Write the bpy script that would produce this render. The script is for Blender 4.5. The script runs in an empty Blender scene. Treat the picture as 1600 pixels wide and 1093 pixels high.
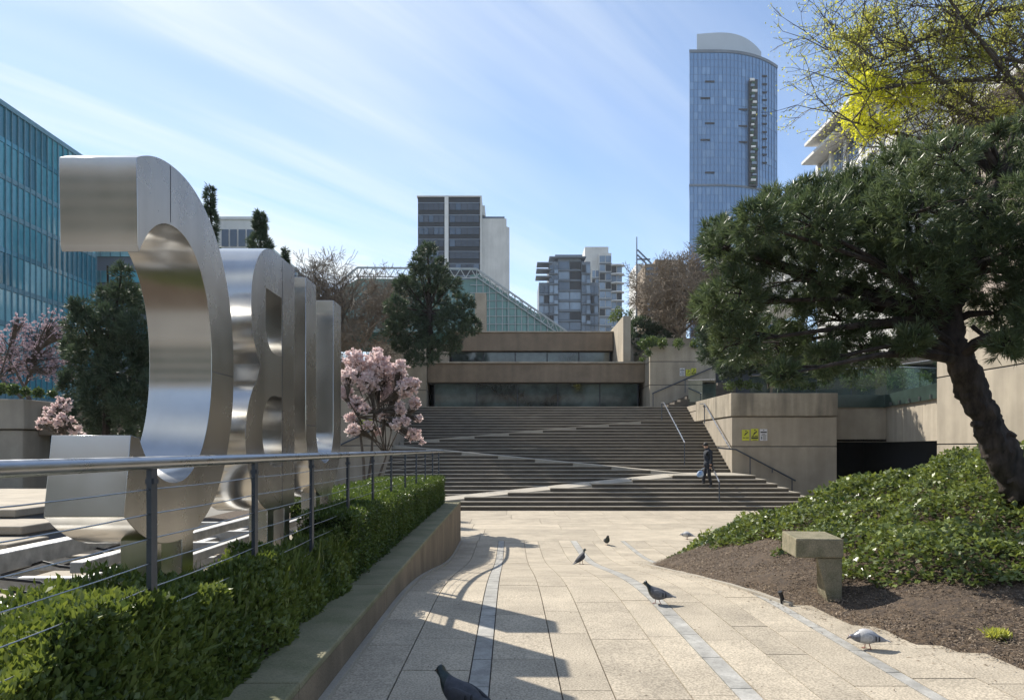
import bpy, bmesh, math, random
import numpy as np
from mathutils import Vector, Matrix, noise
random.seed(7)
rng = np.random.default_rng(7)
scene = bpy.context.scene
COL = scene.collection
# ------------------------------------------------------------------ camera
cam_d = bpy.data.cameras.new('camera'); cam = bpy.data.objects.new('camera', cam_d); COL.objects.link(cam)
cam.location = (0, 0, 1.6); cam.rotation_euler = (math.radians(90), 0, 0)
cam_d.sensor_width = 36; cam_d.lens = 36 * 1155 / 1600
cam_d.shift_y = 153.5 / 1600; cam_d.shift_x = 0.0019
cam_d.clip_start = 0.1; cam_d.clip_end = 3000
scene.camera = cam
# ------------------------------------------------------------------ light
SUN_TO = Vector((-0.75, 0.80, 0.98)).normalized()
sun_d = bpy.data.lights.new('sun', 'SUN'); sun_d.energy = 3.5; sun_d.angle = math.radians(0.5); sun_d.color = (1.0, 0.93, 0.82)
sun = bpy.data.objects.new('sun', sun_d); COL.objects.link(sun)
sun.rotation_euler = SUN_TO.to_track_quat('Z', 'Y').to_euler(); sun.location = (-20, 20, 40)
world = bpy.data.worlds.new('World'); scene.world = world; world.use_nodes = True
wn = world.node_tree; wn.nodes.clear()
def wnode(t, **k):
    n = wn.nodes.new(t)
    for a, b in k.items(): setattr(n, a, b)
    return n
def wmath(op, a, b=None, clamp=False):
    n = wnode('ShaderNodeMath', operation=op); n.use_clamp = clamp
    for i, v in enumerate((a, b)):
        if v is None: continue
        if isinstance(v, (int, float)): n.inputs[i].default_value = v
        else: wn.links.new(v, n.inputs[i])
    return n.outputs[0]
sky = wnode('ShaderNodeTexSky', sky_type='NISHITA', sun_disc=False)
sky.sun_elevation = math.asin(SUN_TO.z); sky.sun_rotation = math.atan2(SUN_TO.x, SUN_TO.y)
sky.altitude = 1800; sky.air_density = 1.0; sky.dust_density = 0.1; sky.ozone_density = 1.0
tc = wnode('ShaderNodeTexCoord'); sep = wnode('ShaderNodeSeparateXYZ'); wn.links.new(tc.outputs['Generated'], sep.inputs[0])
zz = wmath('MAXIMUM', sep.outputs[2], 0.0); zz = wmath('ADD', zz, 0.12)
u = wmath('DIVIDE', sep.outputs[0], zz); v = wmath('DIVIDE', sep.outputs[1], zz)
comb = wnode('ShaderNodeCombineXYZ'); wn.links.new(u, comb.inputs[0]); wn.links.new(v, comb.inputs[1])
def cloud(rot, scl, sc, det, dist, lo, hi):
    mp = wnode('ShaderNodeMapping'); mp.vector_type = 'TEXTURE'; mp.inputs['Rotation'].default_value = (0, 0, math.radians(rot)); mp.inputs['Scale'].default_value = (1/scl[0], 1/scl[1], 1)
    wn.links.new(comb.outputs[0], mp.inputs[0])
    nz = wnode('ShaderNodeTexNoise'); nz.inputs['Scale'].default_value = sc; nz.inputs['Detail'].default_value = det
    nz.inputs['Roughness'].default_value = 0.55; nz.inputs['Distortion'].default_value = dist
    wn.links.new(mp.outputs[0], nz.inputs['Vector'])
    mr = wnode('ShaderNodeMapRange', interpolation_type='SMOOTHSTEP'); mr.inputs[1].default_value = lo; mr.inputs[2].default_value = hi
    wn.links.new(nz.outputs[0], mr.inputs[0]); return mr.outputs[0]
c1 = cloud(40, (0.30, 1.5, 1), 0.75, 5, 0.5, 0.40, 0.66)
c2 = cloud(50, (0.22, 2.4, 1), 1.5, 6, 0.35, 0.42, 0.70)
veil = cloud(10, (1, 1, 1), 0.22, 2, 0.2, 0.32, 0.66)
# cirrus thins towards the right (east): more cloud where direction x is negative
side = wnode('ShaderNodeMapRange', interpolation_type='SMOOTHSTEP'); side.inputs[1].default_value = 0.40; side.inputs[2].default_value = -0.35
wn.links.new(sep.outputs[0], side.inputs[0])
low = wnode('ShaderNodeMapRange', interpolation_type='SMOOTHSTEP'); low.inputs[1].default_value = 0.34; low.inputs[2].default_value = 0.0
wn.links.new(sep.outputs[2], low.inputs[0])
s = wmath('MULTIPLY', c1, 0.80); s = wmath('ADD', s, wmath('MULTIPLY', c2, 0.60)); s = wmath('ADD', s, wmath('MULTIPLY', veil, 0.12))
s = wmath('MULTIPLY', s, wmath('ADD', wmath('MULTIPLY', side.outputs[0], 0.80), 0.20))
s = wmath('ADD', s, wmath('MULTIPLY', low.outputs[0], 0.28)); s = wmath('MULTIPLY', s, 0.85, True)
# contrail low in the sky, left of the middle
ux = wmath('DIVIDE', sep.outputs[0], wmath('MAXIMUM', sep.outputs[1], 0.01)); uz = wmath('DIVIDE', sep.outputs[2], wmath('MAXIMUM', sep.outputs[1], 0.01))
ln = wmath('SUBTRACT', uz, wmath('ADD', wmath('MULTIPLY', ux, -0.12), 0.2335)); ln = wmath('ABSOLUTE', ln)
ct = wnode('ShaderNodeMapRange', interpolation_type='SMOOTHSTEP'); ct.inputs[1].default_value = 0.0085; ct.inputs[2].default_value = 0.002; wn.links.new(ln, ct.inputs[0])
e1 = wnode('ShaderNodeMapRange', interpolation_type='SMOOTHSTEP'); e1.inputs[1].default_value = -0.16; e1.inputs[2].default_value = -0.20; wn.links.new(ux, e1.inputs[0])
fr = wnode('ShaderNodeMapRange'); fr.inputs[1].default_value = 0.0; fr.inputs[2].default_value = 0.2; wn.links.new(sep.outputs[1], fr.inputs[0])
ctm = wmath('MULTIPLY', wmath('MULTIPLY', wmath('MULTIPLY', ct.outputs[0], e1.outputs[0]), fr.outputs[0]), 0.6)
s = wmath('MAXIMUM', s, ctm)
mix = wnode('ShaderNodeMix', data_type='RGBA'); wn.links.new(s, mix.inputs[0]); wn.links.new(sky.outputs[0], mix.inputs[6])
mix.inputs[7].default_value = (4.8, 5.15, 5.35, 1)
bg = wnode('ShaderNodeBackground'); bg.inputs[1].default_value = 0.108; wn.links.new(mix.outputs[2], bg.inputs[0])
wo = wnode('ShaderNodeOutputWorld'); wn.links.new(bg.outputs[0], wo.inputs[0])
scene.view_settings.view_transform = 'Standard'; scene.view_settings.look = 'None'; scene.view_settings.gamma = 1
scene.view_settings.exposure = 0.96
scene.render.engine = 'CYCLES'
scene.cycles.max_bounces = 8; scene.cycles.transparent_max_bounces = 12; scene.cycles.caustics_reflective = False; scene.cycles.caustics_refractive = False

# ------------------------------------------------------------------ helpers
F = 1155.0; HX = 797.0; HY = 700.0
def at(px, py, Y):
    """world point at depth Y seen at pixel (px, py) of the photograph"""
    return Vector(((px - HX) * Y / F, Y, 1.6 - (py - HY) * Y / F))
def tag(o, label=None, cat=None, group=None, kind=None):
    if label: o['label'] = label
    if cat: o['category'] = cat
    if group: o['group'] = group
    if kind: o['kind'] = kind
    return o
def put(name, me, parent=None, loc=(0, 0, 0)):
    o = bpy.data.objects.new(name, me); COL.objects.link(o)
    o.location = loc
    if parent is not None:
        o.parent = parent
        o.location = Vector(loc) - wloc(parent)
    return o
def wloc(o):
    l = Vector(o.location)
    while o.parent: o = o.parent; l = l + Vector(o.location)
    return l
def thing(name, loc, label, cat, group=None):
    o = bpy.data.objects.new(name, None); COL.objects.link(o); o.location = loc; o.empty_display_size = .2
    return tag(o, label, cat, group)
def copy_tree(o, parent=None):
    c = o.copy(); COL.objects.link(c)
    if parent is not None: c.parent = parent
    for ch in list(o.children): copy_tree(ch, c)
    return c
def arr_mesh(name, V, Fc, mat=None, smooth=False):
    """V (n,3), Fc (m,k) int arrays, one polygon size"""
    V = np.asarray(V, np.float32); Fc = np.asarray(Fc, np.int32); k = Fc.shape[1]; m = len(Fc)
    me = bpy.data.meshes.new(name)
    me.vertices.add(len(V)); me.vertices.foreach_set('co', V.ravel())
    me.loops.add(m * k); me.loops.foreach_set('vertex_index', Fc.ravel())
    me.polygons.add(m); me.polygons.foreach_set('loop_start', np.arange(m, dtype=np.int32) * k)
    me.polygons.foreach_set('loop_total', np.full(m, k, np.int32))
    if smooth: me.polygons.foreach_set('use_smooth', np.ones(m, bool))
    me.update(calc_edges=True)
    if mat: me.materials.append(mat)
    return me
class MB:
    def __init__(s): s.v = []; s.f = []; s.m = []; s.sm = []
    def add(s, vs, fs, mi=0, smooth=False):
        b = len(s.v); s.v += [tuple(p) for p in vs]; s.f += [tuple(b + i for i in f) for f in fs]; s.m += [mi] * len(fs); s.sm += [smooth] * len(fs); return s
    def box(s, x0, x1, y0, y1, z0, z1, mi=0):
        x0, x1 = min(x0, x1), max(x0, x1); y0, y1 = min(y0, y1), max(y0, y1); z0, z1 = min(z0, z1), max(z0, z1)
        return s.add([(x0,y0,z0),(x1,y0,z0),(x1,y1,z0),(x0,y1,z0),(x0,y0,z1),(x1,y0,z1),(x1,y1,z1),(x0,y1,z1)],
                     [(3,2,1,0),(4,5,6,7),(0,1,5,4),(1,2,6,5),(2,3,7,6),(3,0,4,7)], mi)
    def obox(s, a, b, w, h, mi=0, up=(0, 0, 1), off=0.0):
        """bar from a to b, width w across, height h along up"""
        a = Vector(a); b = Vector(b); d = (b - a).normalized(); r = d.cross(Vector(up)).normalized(); u = r.cross(d).normalized()
        vs = []
        for p in (a, b):
            for q in ((-w/2, -h/2), (w/2, -h/2), (w/2, h/2), (-w/2, h/2)): vs.append(p + r*(q[0]+off) + u*q[1])
        return s.add(vs, [(0,1,2,3),(7,6,5,4),(0,4,5,1),(1,5,6,2),(2,6,7,3),(3,7,4,0)], mi)
    def prism(s, poly, z0, z1, mi=0):
        """poly counter-clockwise (x,y) list"""
        n = len(poly); zz0 = z0 if hasattr(z0, '__len__') else [z0]*n; zz1 = z1 if hasattr(z1, '__len__') else [z1]*n
        vs = [(p[0], p[1], zz0[i]) for i, p in enumerate(poly)] + [(p[0], p[1], zz1[i]) for i, p in enumerate(poly)]
        return s.add(vs, [tuple(range(n-1, -1, -1)), tuple(range(n, 2*n))] + [(i, (i+1) % n, n+(i+1) % n, n+i) for i in range(n)], mi)
    def tube(s, pts, r, n=6, mi=0, cap=True):
        pts = [Vector(p) for p in pts]; rr = r if hasattr(r, '__len__') else [r]*len(pts); vs = []; fs = []
        t0 = (pts[1]-pts[0]).normalized(); ref = Vector((0,0,1)) if abs(t0.z) < .9 else Vector((1,0,0)); nx = t0.cross(ref).normalized()
        for i, p in enumerate(pts):
            t = (pts[min(i+1, len(pts)-1)] - pts[max(i-1, 0)]).normalized()
            nx = (nx - t*nx.dot(t)).normalized(); ny = t.cross(nx)
            for k in range(n):
                a = 2*math.pi*k/n; vs.append(p + (nx*math.cos(a) + ny*math.sin(a))*rr[i])
        for i in range(len(pts)-1):
            for k in range(n): fs.append((i*n+k, i*n+(k+1) % n, (i+1)*n+(k+1) % n, (i+1)*n+k))
        if cap: fs += [tuple(range(n-1, -1, -1)), tuple((len(pts)-1)*n+k for k in range(n))]
        return s.add(vs, fs, mi, True)
    def mesh(s, name, mats, loc=(0,0,0)):
        me = bpy.data.meshes.new(name); l = Vector(loc)
        me.from_pydata([(a-l.x, b-l.y, c-l.z) for a, b, c in s.v], [], s.f)
        for m in (mats if isinstance(mats, (list, tuple)) else [mats]): me.materials.append(m)
        me.polygons.foreach_set('material_index', s.m); me.polygons.foreach_set('use_smooth', s.sm); me.update()
        if any(s.sm): me.set_sharp_from_angle(angle=math.radians(40))
        return me
    def build(s, name, mats, parent=None, bevel=0.0, seg=1):
        """world coordinates; origin at the parent"""
        l = wloc(parent) if parent is not None else Vector((0, 0, 0))
        me = s.mesh(name, mats, l); o = bpy.data.objects.new(name, me); COL.objects.link(o)
        if parent is not None: o.parent = parent
        if bevel:
            b = o.modifiers.new('bevel', 'BEVEL'); b.width = bevel; b.segments = seg; b.limit_method = 'ANGLE'; b.angle_limit = math.radians(50)
        return o
def arr_obj(name, V, Fc, mat, parent=None, smooth=False, attr=None):
    l = wloc(parent) if parent is not None else Vector((0, 0, 0))
    me = arr_mesh(name, np.asarray(V) - np.array(l), Fc, mat, smooth)
    o = bpy.data.objects.new(name, me); COL.objects.link(o)
    if parent is not None: o.parent = parent
    return o
# ------------------------------------------------------------------ materials
def mat(name, col, rough=0.7, metal=0.0, var=0.12, scale=3.0, detail=6, col2=None, bump=0.0, bscale=40, rnd=0.0, spec=0.5, stretch=(1,1,1),
        trans=0.0, subs=0.0, rvar=0.0, aniso=0.0, speck=0.0, sscale=150, coords='Object', alpha=1.0, streak=0.0):
    m = bpy.data.materials.new(name); m.use_nodes = True; nt = m.node_tree; N = nt.nodes; L = nt.links
    p = N['Principled BSDF']; p.inputs['Roughness'].default_value = rough; p.inputs['Metallic'].default_value = metal
    p.inputs['Specular IOR Level'].default_value = spec
    if aniso: p.inputs['Anisotropic'].default_value = aniso
    if alpha < 1: p.inputs['Alpha'].default_value = alpha
    t = N.new('ShaderNodeTexCoord'); mp = N.new('ShaderNodeMapping'); mp.inputs['Scale'].default_value = stretch; L.new(t.outputs[coords], mp.inputs[0])
    src = mp.outputs[0]
    if rnd:   # decorrelate copies
        oi = N.new('ShaderNodeObjectInfo'); vm = N.new('ShaderNodeVectorMath'); vm.operation = 'SCALE'; vm.inputs[0].default_value = (37, 53, 71); L.new(oi.outputs['Random'], vm.inputs['Scale'])
        va = N.new('ShaderNodeVectorMath'); L.new(src, va.inputs[0]); L.new(vm.outputs[0], va.inputs[1]); src = va.outputs[0]
    nz = N.new('ShaderNodeTexNoise'); nz.inputs['Scale'].default_value = scale; nz.inputs['Detail'].default_value = detail; nz.inputs['Roughness'].default_value = .6; L.new(src, nz.inputs['Vector'])
    c = Vector(col[:3]); c2 = Vector(col2[:3]) if col2 else c*(1-var*2); c1 = c*(1+var) if not col2 else c
    cr = N.new('ShaderNodeValToRGB'); cr.color_ramp.elements[0].position = .34; cr.color_ramp.elements[1].position = .66
    cr.color_ramp.elements[0].color = (*c2, 1); cr.color_ramp.elements[1].color = (*c1, 1); L.new(nz.outputs[0], cr.inputs[0])
    out = cr.outputs[0]
    def mult(out, fac_socket, lo, hi):
        mr = N.new('ShaderNodeMapRange'); mr.inputs[1].default_value = .35; mr.inputs[2].default_value = .65; mr.inputs[3].default_value = lo; mr.inputs[4].default_value = hi; L.new(fac_socket, mr.inputs[0])
        mx = N.new('ShaderNodeVectorMath'); mx.operation = 'SCALE'; L.new(out, mx.inputs[0]); L.new(mr.outputs[0], mx.inputs['Scale']); return mx.outputs[0]
    if speck:
        n2 = N.new('ShaderNodeTexNoise'); n2.inputs['Scale'].default_value = sscale; n2.inputs['Detail'].default_value = 2; L.new(src, n2.inputs['Vector']); out = mult(out, n2.outputs[0], 1-speck, 1+speck)
    if streak:
        mp2 = N.new('ShaderNodeMapping'); mp2.inputs['Scale'].default_value = (1.1, 1.1, .10); L.new(src, mp2.inputs[0])
        n3 = N.new('ShaderNodeTexNoise'); n3.inputs['Scale'].default_value = 2.2; n3.inputs['Detail'].default_value = 5; L.new(mp2.outputs[0], n3.inputs['Vector']); out = mult(out, n3.outputs[0], 1-streak, 1+streak*.5)
    if rnd:
        mr = N.new('ShaderNodeMapRange'); mr.inputs[3].default_value = 1-rnd; mr.inputs[4].default_value = 1+rnd; L.new(oi.outputs['Random'], mr.inputs[0])
        mx = N.new('ShaderNodeVectorMath'); mx.operation = 'SCALE'; L.new(out, mx.inputs[0]); L.new(mr.outputs[0], mx.inputs['Scale']); out = mx.outputs[0]
    L.new(out, p.inputs['Base Color'])
    if rvar:
        mr = N.new('ShaderNodeMapRange'); mr.inputs[1].default_value = .3; mr.inputs[2].default_value = .7; mr.inputs[3].default_value = rough-rvar; mr.inputs[4].default_value = rough+rvar; L.new(nz.outputs[0], mr.inputs[0]); L.new(mr.outputs[0], p.inputs['Roughness'])
    if bump:
        n4 = N.new('ShaderNodeTexNoise'); n4.inputs['Scale'].default_value = bscale; n4.inputs['Detail'].default_value = 4; L.new(src, n4.inputs['Vector'])
        b = N.new('ShaderNodeBump'); b.inputs['Strength'].default_value = bump; b.inputs['Distance'].default_value = .01; L.new(n4.outputs[0], b.inputs['Height']); L.new(b.outputs[0], p.inputs['Normal'])
    return m
def leafmat(name, c_a, c_b, rough=.45, trans=.35, scale=1.2, spec=.4, tcol=None):
    """leaf: per-leaf random tint (mesh islands) between two colours + clump noise, with translucency"""
    m = bpy.data.materials.new(name); m.use_nodes = True; nt = m.node_tree; N = nt.nodes; L = nt.links
    p = N['Principled BSDF']; p.inputs['Roughness'].default_value = rough; p.inputs['Specular IOR Level'].default_value = spec
    g = N.new('ShaderNodeNewGeometry'); t = N.new('ShaderNodeTexCoord')
    nz = N.new('ShaderNodeTexNoise'); nz.inputs['Scale'].default_value = scale; nz.inputs['Detail'].default_value = 3; L.new(t.outputs['Object'], nz.inputs['Vector'])
    a = N.new('ShaderNodeMath'); a.operation = 'MULTIPLY'; a.inputs[1].default_value = .55; L.new(g.outputs['Random Per Island'], a.inputs[0])
    b = N.new('ShaderNodeMapRange'); b.inputs[1].default_value = .35; b.inputs[2].default_value = .65; b.inputs[4].default_value = .45; L.new(nz.outputs[0], b.inputs[0])
    ad = N.new('ShaderNodeMath'); L.new(a.outputs[0], ad.inputs[0]); L.new(b.outputs[0], ad.inputs[1])
    mx = N.new('ShaderNodeMix'); mx.data_type = 'RGBA'; mx.inputs[6].default_value = (*c_a, 1); mx.inputs[7].default_value = (*c_b, 1); L.new(ad.outputs[0], mx.inputs[0])
    L.new(mx.outputs[2], p.inputs['Base Color'])
    if trans:
        tr = N.new('ShaderNodeBsdfTranslucent'); ms = N.new('ShaderNodeMixShader'); ms.inputs[0].default_value = trans
        hs = N.new('ShaderNodeHueSaturation'); hs.inputs['Hue'].default_value = .485; hs.inputs['Saturation'].default_value = 1.15; hs.inputs['Value'].default_value = 1.5; L.new(mx.outputs[2], hs.inputs['Color'])
        L.new(hs.outputs[0], tr.inputs[0]); L.new(p.outputs[0], ms.inputs[1]); L.new(tr.outputs[0], ms.inputs[2]); L.new(ms.outputs[0], N['Material Output'].inputs[0])
    return m
def glassmat(name, tint, alpha=.35, rough=.03):
    m = bpy.data.materials.new(name); m.use_nodes = True; nt = m.node_tree; N = nt.nodes; L = nt.links
    N.remove(N['Principled BSDF'])
    gl = N.new('ShaderNodeBsdfGlossy'); gl.inputs['Roughness'].default_value = rough; gl.inputs['Color'].default_value = (.9, 1, .96, 1)
    tp = N.new('ShaderNodeBsdfTransparent'); tp.inputs[0].default_value = (*tint, 1)
    df = N.new('ShaderNodeBsdfDiffuse'); df.inputs[0].default_value = (tint[0]*.35, tint[1]*.42, tint[2]*.4, 1)
    lw = N.new('ShaderNodeFresnel'); lw.inputs[0].default_value = 1.5
    m1 = N.new('ShaderNodeMixShader'); m1.inputs[0].default_value = alpha; L.new(tp.outputs[0], m1.inputs[1]); L.new(df.outputs[0], m1.inputs[2])
    m2 = N.new('ShaderNodeMixShader'); L.new(lw.outputs[0], m2.inputs[0]); L.new(m1.outputs[0], m2.inputs[1]); L.new(gl.outputs[0], m2.inputs[2]); L.new(m2.outputs[0], N['Material Output'].inputs[0])
    return m
M = {}
M['paving'] = mat('paving_granite', (.435,.378,.292), .85, var=.10, scale=1.6, speck=.30, sscale=70, bump=.25, bscale=160, rnd=.09)
M['bluestone'] = mat('bluestone', (.385,.375,.345), .75, var=.16, scale=6, speck=.10, sscale=60, bump=.2, bscale=90, rnd=.12)
M['joint'] = mat('joint_sand', (.12,.105,.085), .95, var=.2, scale=20)
M['concrete'] = mat('buff_concrete', (.38,.33,.26), .85, var=.07, scale=1.1, speck=.08, sscale=70, bump=.25, bscale=60, streak=.12, rnd=.03)
M['conc_light'] = mat('light_buff_concrete', (.40,.35,.275), .85, var=.07, scale=.9, speck=.06, sscale=50, bump=.2, bscale=50, streak=.16, rnd=.03)
M['fascia'] = mat('brown_concrete', (.25,.195,.14), .85, var=.10, scale=1.0, speck=.08, sscale=60, bump=.2, bscale=50, streak=.12)
M['mossy'] = mat('mossy_concrete', (.27,.245,.155), .9, var=.15, scale=2.3, speck=.15, sscale=90, bump=.4, bscale=70, col2=(.165,.165,.085))
M['wallside'] = mat('planter_side', (.235,.185,.125), .9, var=.12, scale=1.4, speck=.12, sscale=70, bump=.35, bscale=60, streak=.22)
M['bench'] = mat('lichen_concrete', (.29,.255,.175), .95, col2=(.17,.16,.10), scale=9, speck=.22, sscale=120, bump=.7, bscale=90)
M['riser'] = mat('stair_stone_shaded', (.115,.10,.082), .85, var=.15, scale=1.5, speck=.1, sscale=60, bump=.2, bscale=60, rnd=.08)  # darker copy of the stair stone: the risers' shade is put into the colour
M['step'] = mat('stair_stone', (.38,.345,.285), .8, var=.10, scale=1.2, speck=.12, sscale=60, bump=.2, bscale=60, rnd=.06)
M['ramp'] = mat('ramp_stone', (.39,.355,.295), .8, var=.07, scale=1.2, speck=.1, sscale=60, bump=.15, bscale=60)
M['soil'] = mat('mulch', (.115,.080,.050), .95, col2=(.045,.033,.025), scale=16, speck=.45, sscale=70, bump=1.0, bscale=45)
M['chips'] = leafmat('wood_chips', (.07,.05,.036), (.38,.30,.22), .9, 0, 3)
M['ground'] = mat('city_ground', (.22,.21,.19), .9, var=.1, scale=.2)
M['metal'] = mat('railing_steel', (.42,.43,.45), .32, 1.0, var=.08, scale=6, rvar=.08)
M['post'] = mat('grey_painted_steel', (.085,.10,.125), .45, .6, var=.10, scale=10)
M['cable'] = mat('cable_steel', (.5,.5,.5), .35, 1.0, var=.05)
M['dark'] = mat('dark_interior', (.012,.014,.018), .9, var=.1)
M['black'] = mat('black_metal', (.02,.02,.022), .5, .3, var=.1)
M['white'] = mat('white_paint', (.72,.72,.70), .6, var=.05, scale=.6)
M['offwhite'] = mat('off_white_panel', (.62,.61,.58), .65, var=.06, scale=.3, streak=.06)
M['bark'] = mat('bark', (.075,.058,.048), .95, col2=(.016,.013,.011), scale=7, bump=1.0, bscale=20, stretch=(1.6,1.6,.5))
M['twig'] = mat('bare_twigs', (.27,.22,.165), .9, var=.2, scale=4)
M['twig_dark'] = mat('dark_twigs', (.12,.10,.08), .9, var=.2, scale=4)
# ================================================================== setting
def sstep(t): t = min(max(t, 0.0), 1.0); return t*t*(3-2*t)
def zg(y): return -0.65*sstep((y-7.5)/8.5)
g = MB().add([(-600,-600,-.95),(600,-600,-.95),(600,600,-.95),(-600,600,-.95)], [(0,1,2,3)]).build('ground', M['ground']); tag(g, kind='structure')
# path bed (joints show it), follows the dip
ys = [-30, -4] + [2+.5*i for i in range(31)] + [19, 26.8]
vs = []; fs = []
for y in ys:
    for x in (-1.25, 24): vs.append((x, y, zg(y)-.014))
for i in range(len(ys)-1): fs.append((2*i, 2*i+1, 2*i+3, 2*i+2))
path = MB().add(vs, fs).build('path', M['joint']); tag(path, 'paved walk dipping towards the wide stairs', kind='structure')
# mound polygon (plan) and height
POLY = [(6.2,2.2),(4.5,3.9),(3.75,5.3),(3.25,6.16),(2.85,7.5),(2.62,8.8),(2.42,13.0),(3.25,14.4),(4.6,16.0),(6.3,18.2),(8.6,21.0),(11.5,23.6),(15.3,25.6),(24,27),(24,2.2)]
PA = np.array(POLY)
def mound_d(X, Y):
    """signed distance to the mound's edge (positive inside), arrays"""
    X = np.asarray(X, float); Y = np.asarray(Y, float); d = np.full(X.shape, 1e9); ins = np.zeros(X.shape, bool); n = len(PA)
    for i in range(n):
        a = PA[i]; b = PA[(i+1) % n]; e = b-a; t = np.clip(((X-a[0])*e[0]+(Y-a[1])*e[1])/(e@e), 0, 1)
        if i < n-2: d = np.minimum(d, np.hypot(X-a[0]-t*e[0], Y-a[1]-t*e[1]))
        c = ((a[1] > Y) != (b[1] > Y)) & (X < (b[0]-a[0])*(Y-a[1])/(b[1]-a[1]+1e-12)+a[0]); ins ^= c
    return np.where(ins, d, -d)
zgv = np.vectorize(zg)
def mound_z(X, Y):
    d = mound_d(X, Y); s = .22 + .21*np.clip((np.asarray(Y)-8)/6, 0, 1)
    h = np.where(d > 0, s*d, -.25)
    h = np.where(h > 1.2, 1.2+(1-np.exp(-(h-1.2)/1.1))*1.1, h)
    return zgv(Y) + h
gx = np.arange(2.0, 23, .22); gy = np.arange(2.3, 27, .22); GX, GY = np.meshgrid(gx, gy); GZ = mound_z(GX, GY) - .0
GZ += np.where(mound_d(GX, GY) > .1, .03*np.sin(GX*3.1+GY*1.3)*np.sin(GY*2.7-GX) + rng.normal(0, .012, GX.shape), 0)
V = np.stack([GX.ravel(), GY.ravel(), GZ.ravel()], 1); nx_, ny_ = len(gx), len(gy)
ii, jj = np.meshgrid(np.arange(nx_-1), np.arange(ny_-1)); a = (jj*nx_+ii).ravel()
terr = arr_obj('mound_terrain', V, np.stack([a, a+1, a+1+nx_, a+nx_], 1), M['soil'], smooth=True); tag(terr, 'bare mulch bank rising right of the path', kind='structure')
# paving slabs, one object each
strips = [(-1.2,-.785),(-.785,-.285),(-.285,-.138,'b'),(-.138,.338),(.338,.676),(.676,1.17),(1.17,1.47),(1.47,1.625,'b'),(1.625,1.99),(1.99,2.32),(2.32,2.69),(2.69,2.80,'b'),(2.80,3.25),(3.25,3.72)]
rs = random.Random(3); n_slab = 0
def slab(x0, x1, y0, y1, m, j=.005):
    global n_slab
    mb = MB(); nseg = 1 if (y1 < 7.6 or y0 > 16) else 3; vs = []; dz = rs.uniform(-.0015, .0015)
    ya, yb = y0+j, y1-j; xa, xb = x0+j, x1-j
    yy = [ya+(yb-ya)*k/nseg for k in range(nseg+1)]
    for y in yy:
        z = zg(y)+dz; vs += [(xa,y,z-.03),(xb,y,z-.03),(xb,y,z),(xa,y,z)]
    fs = [(0,1,2,3), tuple(4*nseg+k for k in (3,2,1,0))]
    for k in range(nseg):
        b = 4*k; fs += [(b+3,b+2,b+6,b+7),(b+2,b+1,b+5,b+6),(b,b+3,b+7,b+4)]
    c = Vector(((x0+x1)/2, (y0+y1)/2, zg((y0+y1)/2)))
    me = MB().add(vs, fs).mesh('paving_slab', m, c); o = bpy.data.objects.new('paving_slab', me); COL.objects.link(o); o.location = c; o.parent = path; n_slab += 1
for k, st in enumerate(strips):
    x0, x1 = st[0], st[1]; blue = len(st) == 3; y = 3.2 + rs.uniform(0, .5)
    while y < 17.9:
        L_ = rs.uniform(.55, .8) if blue else rs.choice((.9, 1.2, 1.5, 1.5)); 
        if y > 11: L_ *= 1.6
        y1 = min(y+L_, 18.0)
        if 18.0-y1 < .4: y1 = 18.0
        xm = x0
        if mound_d(np.array([x0]), np.array([y1]))[0] < .15 or mound_d(np.array([x0]), np.array([y]))[0] < .15 : slab(x0, x1, y, y1, M['bluestone'] if blue else M['paving'])
        y = y1
# plaza slabs near the foot of the stairs and right of the strips beyond the mulch
for (y0, y1, n) in ((18.0,19.3,5),(19.3,20.6,5),(20.6,22.0,6),(22.0,23.5,7),(23.5,25.1,8),(25.1,26.79,9)):
    w = 15.0/n; x = -3.4 + rs.uniform(-.4, .2)
    for k in range(n+1):
        if mound_d(np.array([x]), np.array([y1]))[0] < .3: slab(x, x+w, y0, y1, M['paving'], .006)
        x += w
for (y0, y1) in ((12.6,14.0),(14.0,15.4),(15.4,16.8),(16.8,18.0)):
    x = 3.72
    while x < 9:
        if mound_d(np.array([x]), np.array([y1]))[0] < .1: slab(x, x+1.1, y0, y1, M['paving'], .006)
        x += 1.1
# thin stone edging between paving and mulch
ed = MB()
for a, b in zip(POLY[4:6], POLY[5:7]):
    a3 = Vector((*a, zg(a[1])+.008)); b3 = Vector((*b, zg(b[1])+.008)); ed.obox(a3, b3, .05, .05)
tag(ed.build('edging_strip', M['ramp']), 'thin pale stone edging where the paving meets the mulch', kind='structure')
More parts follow.
